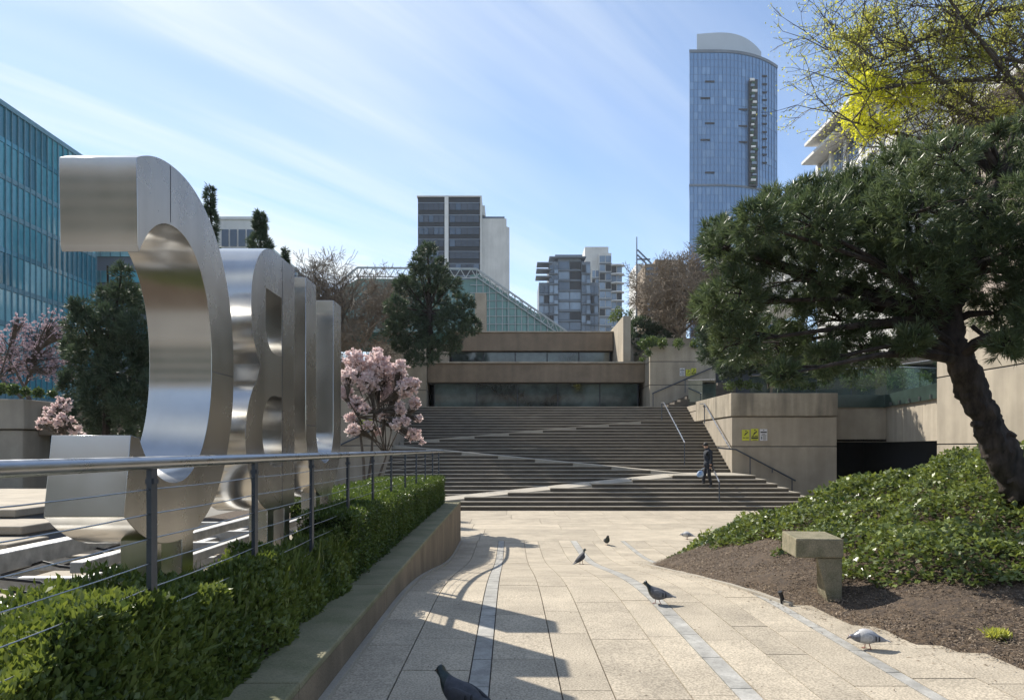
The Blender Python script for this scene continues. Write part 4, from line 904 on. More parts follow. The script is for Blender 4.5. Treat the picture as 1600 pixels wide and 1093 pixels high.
# local: x right in picture, -y towards camera, z up; person faces left (-x) and slightly to the camera
V = [(0,0,.93),(.01,0,1.08),(.0,0,1.25),(-.01,0,1.40),(-.035,-.01,1.48),(-.075,-.03,1.545),(-.11,-.045,1.61),            # 0 pelvis .. 6 head
     (.0,.20,1.40),(.03,.25,1.14),(-.03,.26,.92),(-.04,.26,.84),                                                       # 7-10 far arm
     (.02,-.20,1.40),(.07,-.25,1.15),(.04,-.27,.92),(.03,-.27,.84),                                                    # 11-14 near arm
     (.02,.09,.88),(-.10,.10,.52),(-.13,.10,.20),(-.15,.10,.14),(-.26,.10,.12),                                        # 15-19 far leg (leading, lower step reached)
     (.02,-.09,.88),(.02,-.10,.50),(.10,-.10,.12),(.10,-.10,.05),(.0,-.10,.03)]                                       # 20-24
E = [(0,1),(1,2),(2,3),(3,4),(4,5),(5,6),(3,7),(7,8),(8,9),(9,10),(3,11),(11,12),(12,13),(13,14),(0,15),(15,16),(16,17),(17,18),(18,19),(0,20),(20,21),(21,22),(22,23),(23,24)]
Rr = [(.15,.16),(.15,.17),(.16,.19),(.13,.17),.065,.075,.092, .075,.062,.048,.035, .075,.062,.048,.035, .10,.078,.055,.05,.04, .10,.078,.055,.05,.04]
# shift legs so soles rest: leading foot one step lower
def pm_(c):
    if c.z > 1.50 : return 2
    if c.z < .10 or (c.z < .20 and c.x < -.08): return 3
    if (abs(c.y) > .20 and c.z < .90): return 2
    return 0 if c.z > .80 else 1
V[17] = (-.14,.10,.06); V[18] = (-.15,.10,-.09); V[19] = (-.26,.10,-.12); V[16] = (-.13,.10,.44)
skin_fig('body', V, E, Rr, 0, pm_, pe, 2, [M['coat'], M['trousers'], M['skin'], M['shoe']])
def ell(c, r, nu=12, nv=8, cut=None):
    vs = []; fs = []
    for j in range(nv+1):
        ph = math.pi*j/nv
        for i in range(nu): a = 2*math.pi*i/nu; vs.append((c[0]+r[0]*math.sin(ph)*math.cos(a), c[1]+r[1]*math.sin(ph)*math.sin(a), c[2]+r[2]*math.cos(ph)))
    for j in range(nv):
        for i in range(nu): fs.append((j*nu+i, (j+1)*nu+i, (j+1)*nu+(i+1) % nu, j*nu+(i+1) % nu))
    return vs, fs
def local_part(name, vs, fs, m_, th): o = bpy.data.objects.new(name, MB().add(vs, fs, 0, True).mesh(name, m_)); COL.objects.link(o); o.parent = th; return o
local_part('hair', *ell((-.085,-.035,1.645), (.100,.090,.082)), M['hair'], pe)
local_part('nose', *ell((-.205,-.075,1.60), (.02,.014,.02), 8, 6), M['skin'], pe)
local_part('collar', *ell((-.03,-.01,1.475), (.10,.11,.05)), M['coat'], pe)
local_part('coat_skirt', *ell((.02,0,.90), (.19,.20,.20)), M['coat'], pe)
for s_, (hx_, hy_) in ((1, (-.045,.26)), (-1, (.03,-.27))):
    for f_ in range(4): local_part('finger', [(hx_-.03+.018*f_+dx, hy_+dy, z) for z in (.80,.73-.004*abs(f_-1)) for dx, dy in ((0,0),(.014,0),(.014,.014),(0,.014))], [(3,2,1,0),(4,5,6,7),(0,1,5,4),(1,2,6,5),(2,3,7,6),(3,0,4,7)], M['skin'], pe)
bag = thing('shopping_bag', Vector(pe.location)+Vector((-.34,-.20,.40)), 'small blue and white carrier bag held by the person on the stairs', 'bag')
bgm = MB(); b0 = [(-.13,-.05,-.02),(.13,-.05,-.0),(.13,.06,.0),(-.13,.06,-.02)]; b1 = [(-.17,-.09,.12),(.16,-.08,.14),(.16,.09,.14),(-.17,.08,.12)]; b2 = [(-.08,-.03,.26),(.10,-.03,.28),(.10,.03,.28),(-.08,.03,.26)]
bgm.add(b0+b1+b2, [(3,2,1,0),(0,1,5,4),(1,2,6,5),(2,3,7,6),(3,0,4,7),(4,5,9,8),(5,6,10,9),(6,7,11,10),(7,4,8,11),(8,9,10,11)]).tube([(.02,0,.26),(.10,0,.33),(.16,0,.37)], .012, 6)
o = bpy.data.objects.new('bag_body', bgm.mesh('bag_body', M['bag'])); COL.objects.link(o); o.parent = bag; q_ = o.modifiers.new('s', 'SUBSURF'); q_.levels = 1; q_.render_levels = 2
# ================================================================== vegetation
def unit(a): return a/np.maximum(np.linalg.norm(a, axis=-1, keepdims=True), 1e-9)
def rdir(n): return unit(rng.normal(size=(n, 3)))
def leaves(C, Dv, L, Wd, fold=.25, up=None):
    """C base points, Dv unit directions, L lengths, Wd widths -> quads"""
    n = len(C); L = np.broadcast_to(L, (n,))[:, None]; Wd = np.broadcast_to(Wd, (n,))[:, None]
    sd = unit(np.cross(Dv, rdir(n) if up is None else unit(up+rng.normal(0, .25, (n, 3))))); nm = np.cross(sd, Dv)
    a = C; b = C+Dv*L*.5+sd*Wd*.5+nm*L*fold*.25; c = C+Dv*L-nm*L*fold*.2; d = C+Dv*L*.5-sd*Wd*.5+nm*L*fold*.25
    V = np.stack([a, b, c, d], 1).reshape(-1, 3); return V, np.arange(4*n).reshape(n, 4)
def noise3(P, s, seed=0):
    """cheap smooth pseudo noise in -1..1"""
    x, y, z = (P[:, 0]*s, P[:, 1]*s, P[:, 2]*s) if P.shape[1] == 3 else (P[:, 0]*s, P[:, 1]*s, P[:, 0]*0)
    return (np.sin(x*1.7+seed+1.3*np.sin(y*1.1+seed))+np.sin(y*2.1-seed*2+1.1*np.sin(z*1.9+x*.7))+np.sin(z*1.6+seed*3+1.2*np.sin(x*1.3-y)))/3
M['bedleaf'] = leafmat('bed_leaf', (.055,.095,.026), (.215,.265,.07), .36, .30, 3.0)
M['hedgeleaf'] = leafmat('hedge_leaf', (.04,.075,.018), (.15,.21,.055), .4, .28, 2.2)
M['ivy'] = leafmat('ivy_leaf', (.022,.05,.018), (.27,.33,.09), .36, .25, 1.9, spec=.5)
M['needle'] = leafmat('pine_needle', (.036,.066,.034), (.155,.20,.095), .36, .28, 1.0, spec=.5)
M['needle_far'] = leafmat('conifer_needle', (.034,.060,.040), (.11,.15,.085), .55, .2, .8)
M['blossom'] = leafmat('magnolia_petal', (.66,.52,.50), (.86,.79,.76), .6, .35, 1.0)
M['blossom2'] = leafmat('far_magnolia_petal', (.36,.27,.30), (.60,.50,.52), .6, .30, 1.0)
M['spring'] = leafmat('spring_leaf', (.50,.55,.07), (.74,.76,.18), .5, .5, 1.2)
M['spring2'] = leafmat('olive_spring_leaf', (.36,.40,.10), (.60,.62,.20), .5, .45, 1.2)
M['shrub'] = leafmat('shrub_leaf', (.05,.09,.03), (.15,.20,.07), .5, .3, 1.5)
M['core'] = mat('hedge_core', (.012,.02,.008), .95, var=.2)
# ---- bed of glossy plants by the railing
def bed_z(x, y):
    t = np.clip((-1.55-x)/.13, 0, 1); base = .36+(.47+.02*np.sin(y*2))*t**.7
    base = np.where(x < -2.25, .76, base-.10*np.clip((y-4.4)/1.5, 0, 1)); return base+.07*np.sin(x*4.3+y*2.9)+.06*np.sin(y*7.1-x*5)*np.cos(y*3.3)
n = 52000; x = np.where(rng.uniform(0, 1, n) < .3, rng.uniform(-1.8, -1.54, n), rng.uniform(-4.6, -1.55, n)); y = rng.uniform(1.7, 4.32, n); keep = (x > -(y*.72+.9)); x, y = x[keep], y[keep]
n2 = 27000; y2 = rng.uniform(4.2, 7.5, n2); x2 = -1.55-.05*np.sin(y2*5.3)*np.sin(y2*2.1)-rng.uniform(0, 1, n2)**1.2*.60
x = np.concatenate([x, x2]); y = np.concatenate([y, y2]); zt2 = bed_z(x, y)
z = zt2-rng.uniform(0, 1, len(x))**1.8*.30; z = np.maximum(z, .26)
Cc = np.stack([x, y, z], 1); Dv = unit(rng.normal(0, .62, (len(x), 3))+np.array([.1, 0, .85]))
V, Fc = leaves(Cc, Dv, rng.uniform(.034, .064, len(x)), rng.uniform(.018, .032, len(x)))
tag(arr_obj('bed_plants', V, Fc, M['bedleaf']), 'low glossy green plants filling the bed behind the planter wall', 'plants', kind='stuff')
# tall strap leaves near the letters
n = 2600; x = -1.62-rng.uniform(0, 1, n)*.54; y = rng.uniform(3.0, 7.5, n); Cc = np.stack([x, y, .35+rng.uniform(0, .25, n)], 1)
V, Fc = leaves(Cc, unit(rng.normal(0, .30, (n, 3))+np.array([0, 0, 1])), rng.uniform(.15, .30, n), rng.uniform(.016, .026, n), .3)
tag(arr_obj('strap_leaves', V, Fc, M['bedleaf']), 'upright long green leaves growing around the railing posts', 'plants', kind='stuff')
# ---- clipped hedge
hd = thing('clipped_hedge', (-2.1, 12, .3), 'clipped box hedge with a flat top running along the railing to the stairs', 'hedge')
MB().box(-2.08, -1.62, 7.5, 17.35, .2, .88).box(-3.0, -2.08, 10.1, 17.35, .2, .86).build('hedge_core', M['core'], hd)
def box_shell(x0, x1, y0, y1, z0, z1, n, sides):
    P = []; Nn = []
    for s_, frac in sides:
        m = int(n*frac); u_, v_ = rng.uniform(0, 1, m), rng.uniform(0, 1, m)
        if s_ == 'top': p = np.stack([x0+(x1-x0)*u_, y0+(y1-y0)*v_, np.full(m, z1)], 1); q = (0, 0, 1)
        if s_ == 'right': p = np.stack([np.full(m, x1), y0+(y1-y0)*u_, z0+(z1-z0)*v_], 1); q = (1, 0, 0)
        if s_ == 'left': p = np.stack([np.full(m, x0), y0+(y1-y0)*u_, z0+(z1-z0)*v_], 1); q = (-1, 0, 0)
        if s_ == 'near': p = np.stack([x0+(x1-x0)*u_, np.full(m, y0), z0+(z1-z0)*v_], 1); q = (0, -1, 0)
        if s_ == 'far': p = np.stack([x0+(x1-x0)*u_, np.full(m, y1), z0+(z1-z0)*v_], 1); q = (0, 1, 0)
        P.append(p); Nn.append(np.tile(q, (m, 1)))
    P = np.concatenate(P); Nn = np.concatenate(Nn).astype(float)
    P = P+Nn*(noise3(P, 3.1)*.025+noise3(P, 9, 2)*.02+rng.normal(0, .018, len(P)))[:, None]; return P, Nn
P1, N1 = box_shell(-2.12, -1.56, 7.35, 17.45, .26, .93, 52000, (('top', .40), ('right', .48), ('near', .06), ('far', .06)))
P2_, N2 = box_shell(-3.05, -2.1, 10.0, 17.45, .26, .92, 16000, (('top', .75), ('near', .15), ('far', .1)))
P = np.concatenate([P1, P2_]); Nn = np.concatenate([N1, N2]); Dv = unit(Nn*.8+rng.normal(0, .6, P.shape)+np.array([0, 0, .25]))
V, Fc = leaves(P-Dv*.01, Dv, rng.uniform(.025, .045, len(P)), rng.uniform(.014, .022, len(P)))
o = arr_obj('foliage', V, Fc, M['hedgeleaf'], hd); tag(o, kind='stuff')
# ---- ivy bank
n = 240000; x = rng.uniform(2.4, 14.5, n); y = 5.2+rng.uniform(0, 1, n)**1.25*18.3
d = mound_d(x, y); P2d = np.stack([x, y], 1)
edge = np.interp(y, [5, 6.2, 7.2, 8.2, 9.5, 11, 12.5, 13.8, 16, 24], [2.2, 1.9, 1.05, .95, 1.15, 1.35, 1.0, .18, .05, .0])+.22*np.sin(y*3.3+x)+.12*np.sin(y*7.7-x*4)
keep = (d > edge) & (x < y*.72+.6); x, y, d, edge = x[keep], y[keep], d[keep], edge[keep]; P2d = np.stack([x, y], 1)
hgt = np.clip((d-edge)/.5, .25, 1)*(.19+.17*noise3(P2d, 2.0)+.11*noise3(P2d, 5.0, 3)); hgt = np.maximum(hgt, .03)
keep = noise3(P2d, 3.4, 5)+rng.uniform(-.35, .5, len(x)) > -.55; x, y, hgt = x[keep], y[keep], hgt[keep]
z = mound_z(x, y)+hgt*(1-rng.uniform(0, 1, len(x))**2.2*.8)
Cc = np.stack([x, y, z], 1); far_ = np.clip((y-7)/10, 0, 1); Dv = unit(rng.normal(0, .75, (len(x), 3))+np.array([-.1, -.15, .25]))
V, Fc = leaves(Cc, Dv, rng.uniform(.036, .078, len(x))*(1+.4*far_), rng.uniform(.034, .066, len(x))*(1+.4*far_), .2, up=np.tile([0., -.1, 1.], (len(x), 1)))
tag(arr_obj('ivy', V, Fc, M['ivy']), 'glossy ivy covering the bank below the leaning pine', 'ivy', kind='stuff')
# wood chips and litter on the mulch and spilled over the slabs
n = 120000; x = rng.uniform(2.3, 8.2, n); y = 3.6+rng.uniform(0, 1, n)**1.3*11; d = mound_d(x, y); keep = (d > .02) & (x < y*.72+.4) | ((d > -.55) & (d <= .02) & (rng.uniform(0, 1, n) < np.exp(d*5)*.16) & (x > 2.2)); x, y, d = x[keep], y[keep], d[keep]
z = np.where(d > .05, mound_z(x, y)+.012, zgv(y)+.006); Cc = np.stack([x, y, z+rng.uniform(0, .015, len(x))*(d > 0)], 1); Dv = unit(np.stack([rng.normal(size=len(x)), rng.normal(size=len(x)), rng.normal(0, .25, len(x))*(d > 0)], 1))
V, Fc = leaves(Cc, Dv, rng.uniform(.012, .045, len(x)), rng.uniform(.005, .014, len(x)), .3, up=np.tile([0., 0., 1.], (len(x), 1)))
tag(arr_obj('wood_chips', V, Fc, M['chips']), kind='stuff')
# dark specks and bits lying about on the paving
n = 900; x = rng.uniform(-1.1, 6, n); y = 3.4+rng.uniform(0, 1, n)**1.5*20; k_ = mound_d(x, y) < .02; x, y = x[k_], y[k_]
V, Fc = leaves(np.stack([x, y, zgv(y)+.007], 1), unit(np.stack([rng.normal(size=len(x)), rng.normal(size=len(x)), x*0], 1)), rng.uniform(.01, .03, len(x)), .01, .1, up=np.tile([0., 0., 1.], (len(x), 1)))
tag(arr_obj('paving_litter', V, Fc, M['soil']), kind='stuff')
# small bright tuft in the mulch
C0 = np.tile(np.array([[(1560-HX)*5.9/F, 5.9, float(mound_z(np.array([(1560-HX)*5.9/F]), np.array([5.9]))[0])]]), (260, 1))+rng.normal(0, .035, (260, 3))*np.array([1,1,.25])
V, Fc = leaves(C0, unit(rng.normal(0, .5, (260, 3))+np.array([0,0,.9])), .07, .014); o = arr_obj('weed_tuft', V, Fc, M['spring2']); tag(o, 'small bright green weed growing alone in the mulch', 'weed')
# ---- branches
RMIN = [.0]
def grow(mb, p, d, L, r, depth, maxd, tips, spread=.55, seg=4, wob=.18, upb=.05, nb=(2, 4), shrink=.68, sides=5):
    pts = [Vector(p)]; dd = Vector(d).normalized(); rad = [r]
    for i in range(seg):
        dd = (dd+Vector((random.gauss(0, wob), random.gauss(0, wob), random.gauss(0, wob)+upb))).normalized(); pts.append(pts[-1]+dd*(L/seg)); rad.append(r*(1-.45*(i+1)/seg))
    mb.tube(pts, [max(q, RMIN[0]) for q in rad], sides if depth < 2 else 3, cap=False)
    if depth >= maxd: tips.append((pts[-1], dd)); tips.append((pts[-2], dd)); return
    for k in range(random.randint(*nb)):
        i = random.randint(1, seg); b = pts[i]; ax = Vector((random.gauss(0, 1), random.gauss(0, 1), random.gauss(0, 1))).cross(dd)
        if ax.length < 1e-4: continue
        nd = (dd+ax.normalized()*random.uniform(.5, 1.2)*spread*1.6).normalized(); grow(mb, b, nd, L*shrink*random.uniform(.75, 1.15), rad[i]*.62, depth+1, maxd, tips, spread, max(2, seg-1), wob, upb, nb, shrink, sides)
    grow(mb, pts[-1], dd, L*shrink, rad[-1], depth+1, maxd, tips, spread, max(2, seg-1), wob, upb, nb, shrink, sides)
def tuft(C, A, m, L, Wd, cone=.75):
    """needle bursts: centres C, axes A, m needles each"""
    n = len(C); Cc = np.repeat(C, m, 0)+np.repeat(A, m, 0)*rng.uniform(-.05, .03, (n*m, 1)); Dv = unit(np.repeat(A, m, 0)*.75+rng.normal(0, cone, (n*m, 3))*.75)
    return leaves(Cc, Dv, rng.uniform(.75, 1.15, n*m)*L, Wd, .1)
# ---- the leaning pine
PD = 9.0
pine = thing('leaning_pine', at(1590, 800, PD), 'large dark pine with a crooked leaning trunk on the ivy bank', 'tree')
tr = [at(1650,860,9.1), at(1612,790,9.0), at(1582,742,8.95), at(1558,695,8.95), at(1540,648,8.95), at(1519,605,9.0), at(1498,560,9.0), at(1484,505,9.1), at(1500,440,9.2), at(1530,360,9.3), at(1560,280,9.3), at(1590,190,9.3)]
def lumpy(mb, pts, rad, sub_, n, amp):
    P = []; R0 = []
    for i in range(len(pts)-1):
        p0, p1, p2, p3 = pts[max(i-1,0)], pts[i], pts[i+1], pts[min(i+2,len(pts)-1)]
        for k in range(sub_):
            t = k/sub_; P.append(.5*((2*p1)+(p2-p0)*t+(2*p0-5*p1+4*p2-p3)*t*t+(3*p1-p0-3*p2+p3)*t**3)); R0.append(rad[i]*(1-t)+rad[i+1]*t)
    P.append(pts[-1]); R0.append(rad[-1]); b = len(mb.v); mb.tube(P, R0, n)
    for j in range(len(P)*n):
        v_ = Vector(mb.v[b+j]); c_ = P[j//n]; q = noise.noise(v_*6)*amp*2+noise.noise(v_*17)*amp*1.2+abs(noise.noise(v_*34))*amp; mb.v[b+j] = tuple(c_+(v_-c_)*(1+q))
    return mb
tw = lumpy(MB(), tr, [.26,.215,.175,.185,.15,.16,.155,.135,.115,.085,.055,.03], 12, 22, .16)
for (a, b, r_) in (((1546,665),(1520,662),.05),((1478,548),(1468,543),.07),((1570,690),(1583,676),.07)): tw.tube([at(*a, 8.92), at(*b, 8.85)], [r_, r_*.8], 8)
lobes = [(1135,385,42),(1120,365,26),(1165,395,50),(1105,478,28),(1140,470,52),(1150,535,42),(1185,350,42),(1222,325,42),(1235,430,85),(1205,540,45),(1225,585,22),(1300,320,50),(1262,302,26),(1325,405,95),(1290,500,60),(1340,545,42),(1340,288,34),(1400,262,42),(1430,330,85),(1420,440,85),(1385,545,32),(1455,500,40),(1480,245,46),(1465,225,12),(1530,300,85),(1545,410,80),(1560,490,38),(1600,255,34),(1530,240,16),(1570,540,24),(1640,330,90),(1650,440,80),(1625,500,40),(1700,290,70),(1720,380,80),(1350,340,70),(1265,350,60),(1490,400,70),(1600,190,16),(1560,205,12),(1290,560,28),(1425,530,26)]
limb = []; C_l = []; A_l = []
for (px, py, r_) in lobes:
    yy = PD+random.uniform(-1.2, 1.4); c = at(px, py, yy); rr_ = r_*yy/F*1.02
    j = min(range(6, 11), key=lambda k: (tr[k]-c).length*1.0+(0 if tr[k].z < c.z+.3 else .6)); a = tr[j]; mid = a.lerp(c, .5)+Vector((random.uniform(-.2,.2), random.uniform(-.2,.2), random.uniform(.0,.25)))
    L_ = (a-c).length; tw.tube([a, a.lerp(mid,.5)+Vector((0,0,.05)), mid, mid.lerp(c,.6), c], [.055+.012*L_,.045+.006*L_,.035,.022,.012], 6)
    m = int((30+700*rr_**2)*(.55 if px > 1380 and py < 260 else 1)); rr_ *= .90; P = rdir(m)*(rng.uniform(.25, 1.12, (m, 1))**.5)*rr_; P[:, 1] *= 1.25; P[:, 2] *= .9; A = unit(P+np.array([0, 0, .5*rr_])+rng.normal(0, .3*rr_, P.shape)); P = P+np.array(c)
    C_l.append(P); A_l.append(A)
    for k in range(9):
        q_ = P[random.randrange(m)]; tw.tube([c.lerp(mid, random.uniform(0,.5)), c.lerp(Vector(q_), .55)+Vector((0,0,.03)), Vector(q_)], [.014,.009,.004], 4, cap=False)
# hanging sprig at the right
for (px, py) in ((1575,540),(1590,545)): c = at(px, py, 8.3); m = 16; C_l.append(np.array(c)+rng.normal(0, .05, (m, 3))); A_l.append(unit(rng.normal(0, .6, (m, 3))+np.array([-.2,0,-.5]))); tw.tube([at(1520,510,9), at(1550,535,8.7), c], [.03,.02,.008], 5)
tw.build('trunk', M['bark'], pine)
C_ = np.concatenate(C_l); A_ = np.concatenate(A_l); print('pine tufts', len(C_))
V, Fc = tuft(C_, A_, 24, .125, .0105, .55); tag(arr_obj('crown', V, Fc, M['needle'], pine), kind='stuff')
# ---- generic conifer and broad trees of the middle distance
def conifer(label, base, pxc, pys, wpx, Y, tufts, L=.28, Wd=.03, name='conifer', lobes_=None, m=14):
    th = thing(name, base, label, 'tree'); top = at(pxc, pys[0], Y); b = Vector(base)
    t = MB().tube([b, b.lerp(top, .5)+Vector((.05,0,0)), top], [.16*Y/30,.09*Y/30,.02], 7); Cs = []; As = []
    if lobes_ is None:
        k = tufts; h = rng.uniform(0, 1, k)**.8; rad = (wpx*Y/F/2)*(.08+.92*h**.75)*(.72+.28*np.sin(h*30)+rng.normal(0, .08, k)); an = rng.uniform(0, 2*math.pi, k); rr = rad*rng.uniform(.25, 1, k)**.5
        zt = top.z; zb = 1.6-(pys[1]-HY)*Y/F; P = np.stack([top.x+rr*np.cos(an), top.y+rr*np.sin(an), zt-(zt-zb)*h], 1)
        A = unit(np.stack([np.cos(an), np.sin(an), np.full(k, .35)], 1)+rng.normal(0, .3, (k, 3))); Cs.append(P); As.append(A)
        for q in range(26): i = random.randrange(k); t.tube([Vector((top.x, top.y, P[i][2]-.2)), Vector(P[i])], [.03*Y/30, .01], 4, cap=False)
    else:
        for (px, py, r_) in lobes_:
            yy = Y+random.uniform(-1, 1); c = at(px, py, yy); R0 = r_*Y/F; k = int(tufts*r_*r_/sum(l[2]**2 for l in lobes_))+8; P = rdir(k)*(rng.uniform(.3, 1, (k, 1))**.5)*R0; A = unit(P+np.array([0,0,.6*R0])+rng.normal(0, .3*R0, P.shape)); Cs.append(P+np.array(c)); As.append(A)
            t.tube([b.lerp(top, .4), c], [.05, .02], 4, cap=False)
    t.build('trunk', M['bark'], th); V, Fc = tuft(np.concatenate(Cs), np.concatenate(As), m, L, Wd, .6); tag(arr_obj('crown', V, Fc, M['needle_far'], th), kind='stuff'); return th
conifer('dark bushy pine standing left of the atrium roof', at(672,560,38), 668, (378,560), 120, 38, 2300, .26, .034, lobes_=[(668,392,12),(652,412,12),(688,414,10),(665,435,24),(632,448,17),(704,446,17),(672,475,32),(726,476,16),(620,480,18),(706,505,28),(645,515,30),(738,510,14),(608,515,12),(668,548,22),(705,538,16),(632,440,10),(655,398,8),(618,505,12),(625,540,12),(735,500,7),(690,430,12),(645,560,12)], name='pine_tree')
conifer('tall dark conifer behind the arm of the nearest steel letter', at(165,690,17), 168, (415,690), 100, 17, 2600, .17, .020, lobes_=[(190,425,12),(168,470,20),(195,460,22),(215,470,20),(125,480,14),(130,510,26),(170,510,32),(210,520,30),(115,545,20),(145,560,36),(190,570,40),(225,560,20),(120,600,26),(160,620,38),(205,630,34),(130,655,28),(180,668,28),(220,660,22),(235,600,18)])
conifer('dark conifer tip showing above the shoulder of the letter C', at(335,560,30), 328, (290,520), 60, 30, 700, .22, .03)
conifer('dark conifer behind the letter B with a pointed top', at(408,560,30), 406, (332,520), 80, 30, 1000, .22, .03)
conifer('small dark conifer tip beside the white roofed building', at(446,520,31), 446, (388,520), 36, 31, 350, .2, .03)
conifer('low dark conifer behind the upper pier', at(1010,560,50), 1012, (505,565), 70, 50, 800, .34, .05, lobes_=[(1000,520,24),(1030,530,24),(985,540,20),(1015,548,22)])
conifer('dense dark pine growing on top of the large pier', at(1205,606,33.5), 1190, (500,600), 120, 33.5, 3000, .24, .032, lobes_=[(1120,545,30),(1150,520,36),(1190,530,40),(1230,540,36),(1160,560,28),(1260,560,30),(1110,520,22),(1210,565,24),(1290,570,24),(1135,575,16)], name='pine_tree')
def bare(label, base, Y, L, r, maxd, m, name='bare_tree', d=(0,0,1), nb=(2,4), spread=.6, n0=4, wob=.15, upb=.04, shrink=.68, leaf=None, limit=None):
    th = thing(name, base, label, 'tree'); mb = MB(); tips = []; b = Vector(base)
    mb.tube([b-Vector((0,0,.2)), b+Vector(d).normalized()*L*.5], [r*1.3, r], 8)
    RMIN[0] = Y*.00027
    for k in range(n0): a = 2*math.pi*k/n0+random.uniform(-.4,.4); grow(mb, b+Vector(d).normalized()*L*.45, (math.cos(a)*spread, math.sin(a)*spread, 1), L, r*.6, 0, maxd, tips, spread, 4, wob, upb, nb, shrink)
    mb.build('branches' if False else 'trunk', m, th); return th, tips
bt, tp = bare('bare brown tree with fine twigs left of the dark pine', at(560,575,42), 42, 2.2, .12, 5, M['twig'], n0=8, spread=.9, nb=(3,4), upb=-.01)
bt, tp = bare('bare brown tree with fine twigs above the upper pier', at(1060,550,50), 50, 2.4, .16, 5, M['twig'], n0=7, spread=.8, nb=(3,4), upb=0)
bt, tp = bare('second bare brown tree nearer the blue tower', at(1105,540,48), 48, 2.2, .14, 5, M['twig'], n0=6, spread=.8, nb=(3,4), upb=0)
bt, tp = bare('bare tree twigs rising behind the letter U', at(520,560,40), 40, 2.2, .10, 3, M['twig_dark'], n0=5, spread=.7, nb=(2,4))
bt, tp = bare('bare roof garden tree on the white building', (29.5,60,29.2), 60, 2.4, .10, 3, M['twig_dark'], n0=6, spread=.35, nb=(3,4))
bt, tp = bare('low bare tree on the large pier behind the pine', at(1205,606,32.8), 33, .9, .05, 3, M['twig'], n0=4, spread=.5, nb=(1,2))
# ---- magnolias
def magnolia(label, base, lobes_, Y, nflow, m, size, seed=0, dens=1.0):
    th = thing('magnolia', base, label, 'tree'); mb = MB(); b = Vector(base); Cs = []; ks = sum(l[2]**2 for l in lobes_)
    hubs = [b.lerp(at(lobes_[q_][0], lobes_[q_][1], Y), .62)+Vector((0, random.uniform(-.4,.4), 0)) for q_ in (0, len(lobes_)//2, len(lobes_)-2)]
    for h_ in hubs: mb.tube([b, b.lerp(h_, .5)+Vector((.06,0,0)), h_], [.05*Y/20, .04*Y/20, .025*Y/20], 6)
    for (px, py, r_) in lobes_:
        yy = Y+random.uniform(-.8, .8)*Y/22; c = at(px, py, yy); R0 = r_*Y/F; mid = b.lerp(c, .55)+Vector((random.uniform(-.45,.45), random.uniform(-.4,.4), random.uniform(-.1,.35))); hub = hubs[random.randrange(3)]; mid = hub.lerp(c, .35)+Vector((random.uniform(-.2,.2), random.uniform(-.3,.3), random.uniform(-.1,.2))); mb.tube([hub, mid, c], [.022*Y/20, .015*Y/20, .008], 5)
        k = int(nflow*r_*r_/ks); P = rdir(k)*(rng.uniform(.2, 1, (k, 1))**.45)*R0+np.array(c); Cs.append(P)
        for q in range(60): p_ = Vector(P[random.randrange(k)]); w = mid.lerp(c, random.random()); mb.tube([w, w.lerp(p_, .5)+Vector((0,0,.04)), p_], [.011*Y/20, .007*Y/20, .004*Y/20], 3, cap=False)
    mb.build('trunk', M['twig_dark'], th); C_ = np.concatenate(Cs); k = len(C_); A = unit(rng.normal(0, .35, (k, 3))+np.array([0,0,1])); pt = 7
    Cc = np.repeat(C_, pt, 0); Dv = unit(np.repeat(A, pt, 0)*.9+rng.normal(0, .6, (k*pt, 3))); V, Fc = leaves(Cc, Dv, rng.uniform(.8, 1.2, k*pt)*size, size*.6, .5); tag(arr_obj('blossom', V, Fc, m, th), kind='stuff')
magnolia('pink magnolia in full blossom between the letter U and the stairs', at(570,790,21), [(556,566,20),(590,572,22),(612,590,24),(636,606,17),(575,598,18),(610,618,18),(648,632,10),(545,590,14),(556,632,12),(600,650,9),(647,679,11),(632,660,8),(590,552,8),(625,575,12),(625,640,10),(548,655,9),(575,665,7),(650,600,7),(655,655,6),(660,690,5),(540,615,12),(552,672,10),(590,676,7),(618,664,9),(570,640,9)], 21, 1750, M['blossom'], .095)
magnolia('pink magnolia spray between the low building and the dark conifer', at(95,720,16), [(95,625,6),(88,638,7),(103,640,7),(78,648,7),(96,655,8),(68,658,6),(85,662,7),(110,660,8),(118,672,8),(60,666,5),(98,672,7),(130,680,6),(74,640,4),(108,628,4)], 16, 190, M['blossom'], .075)
magnolia('wide purplish magnolia in front of the glass office building', at(50,640,27), [(20,540,32),(55,520,28),(85,500,18),(90,545,30),(55,565,34),(15,580,28),(95,580,24),(30,500,12),(-20,560,40),(100,520,14)], 27, 1300, M['blossom2'], .08)
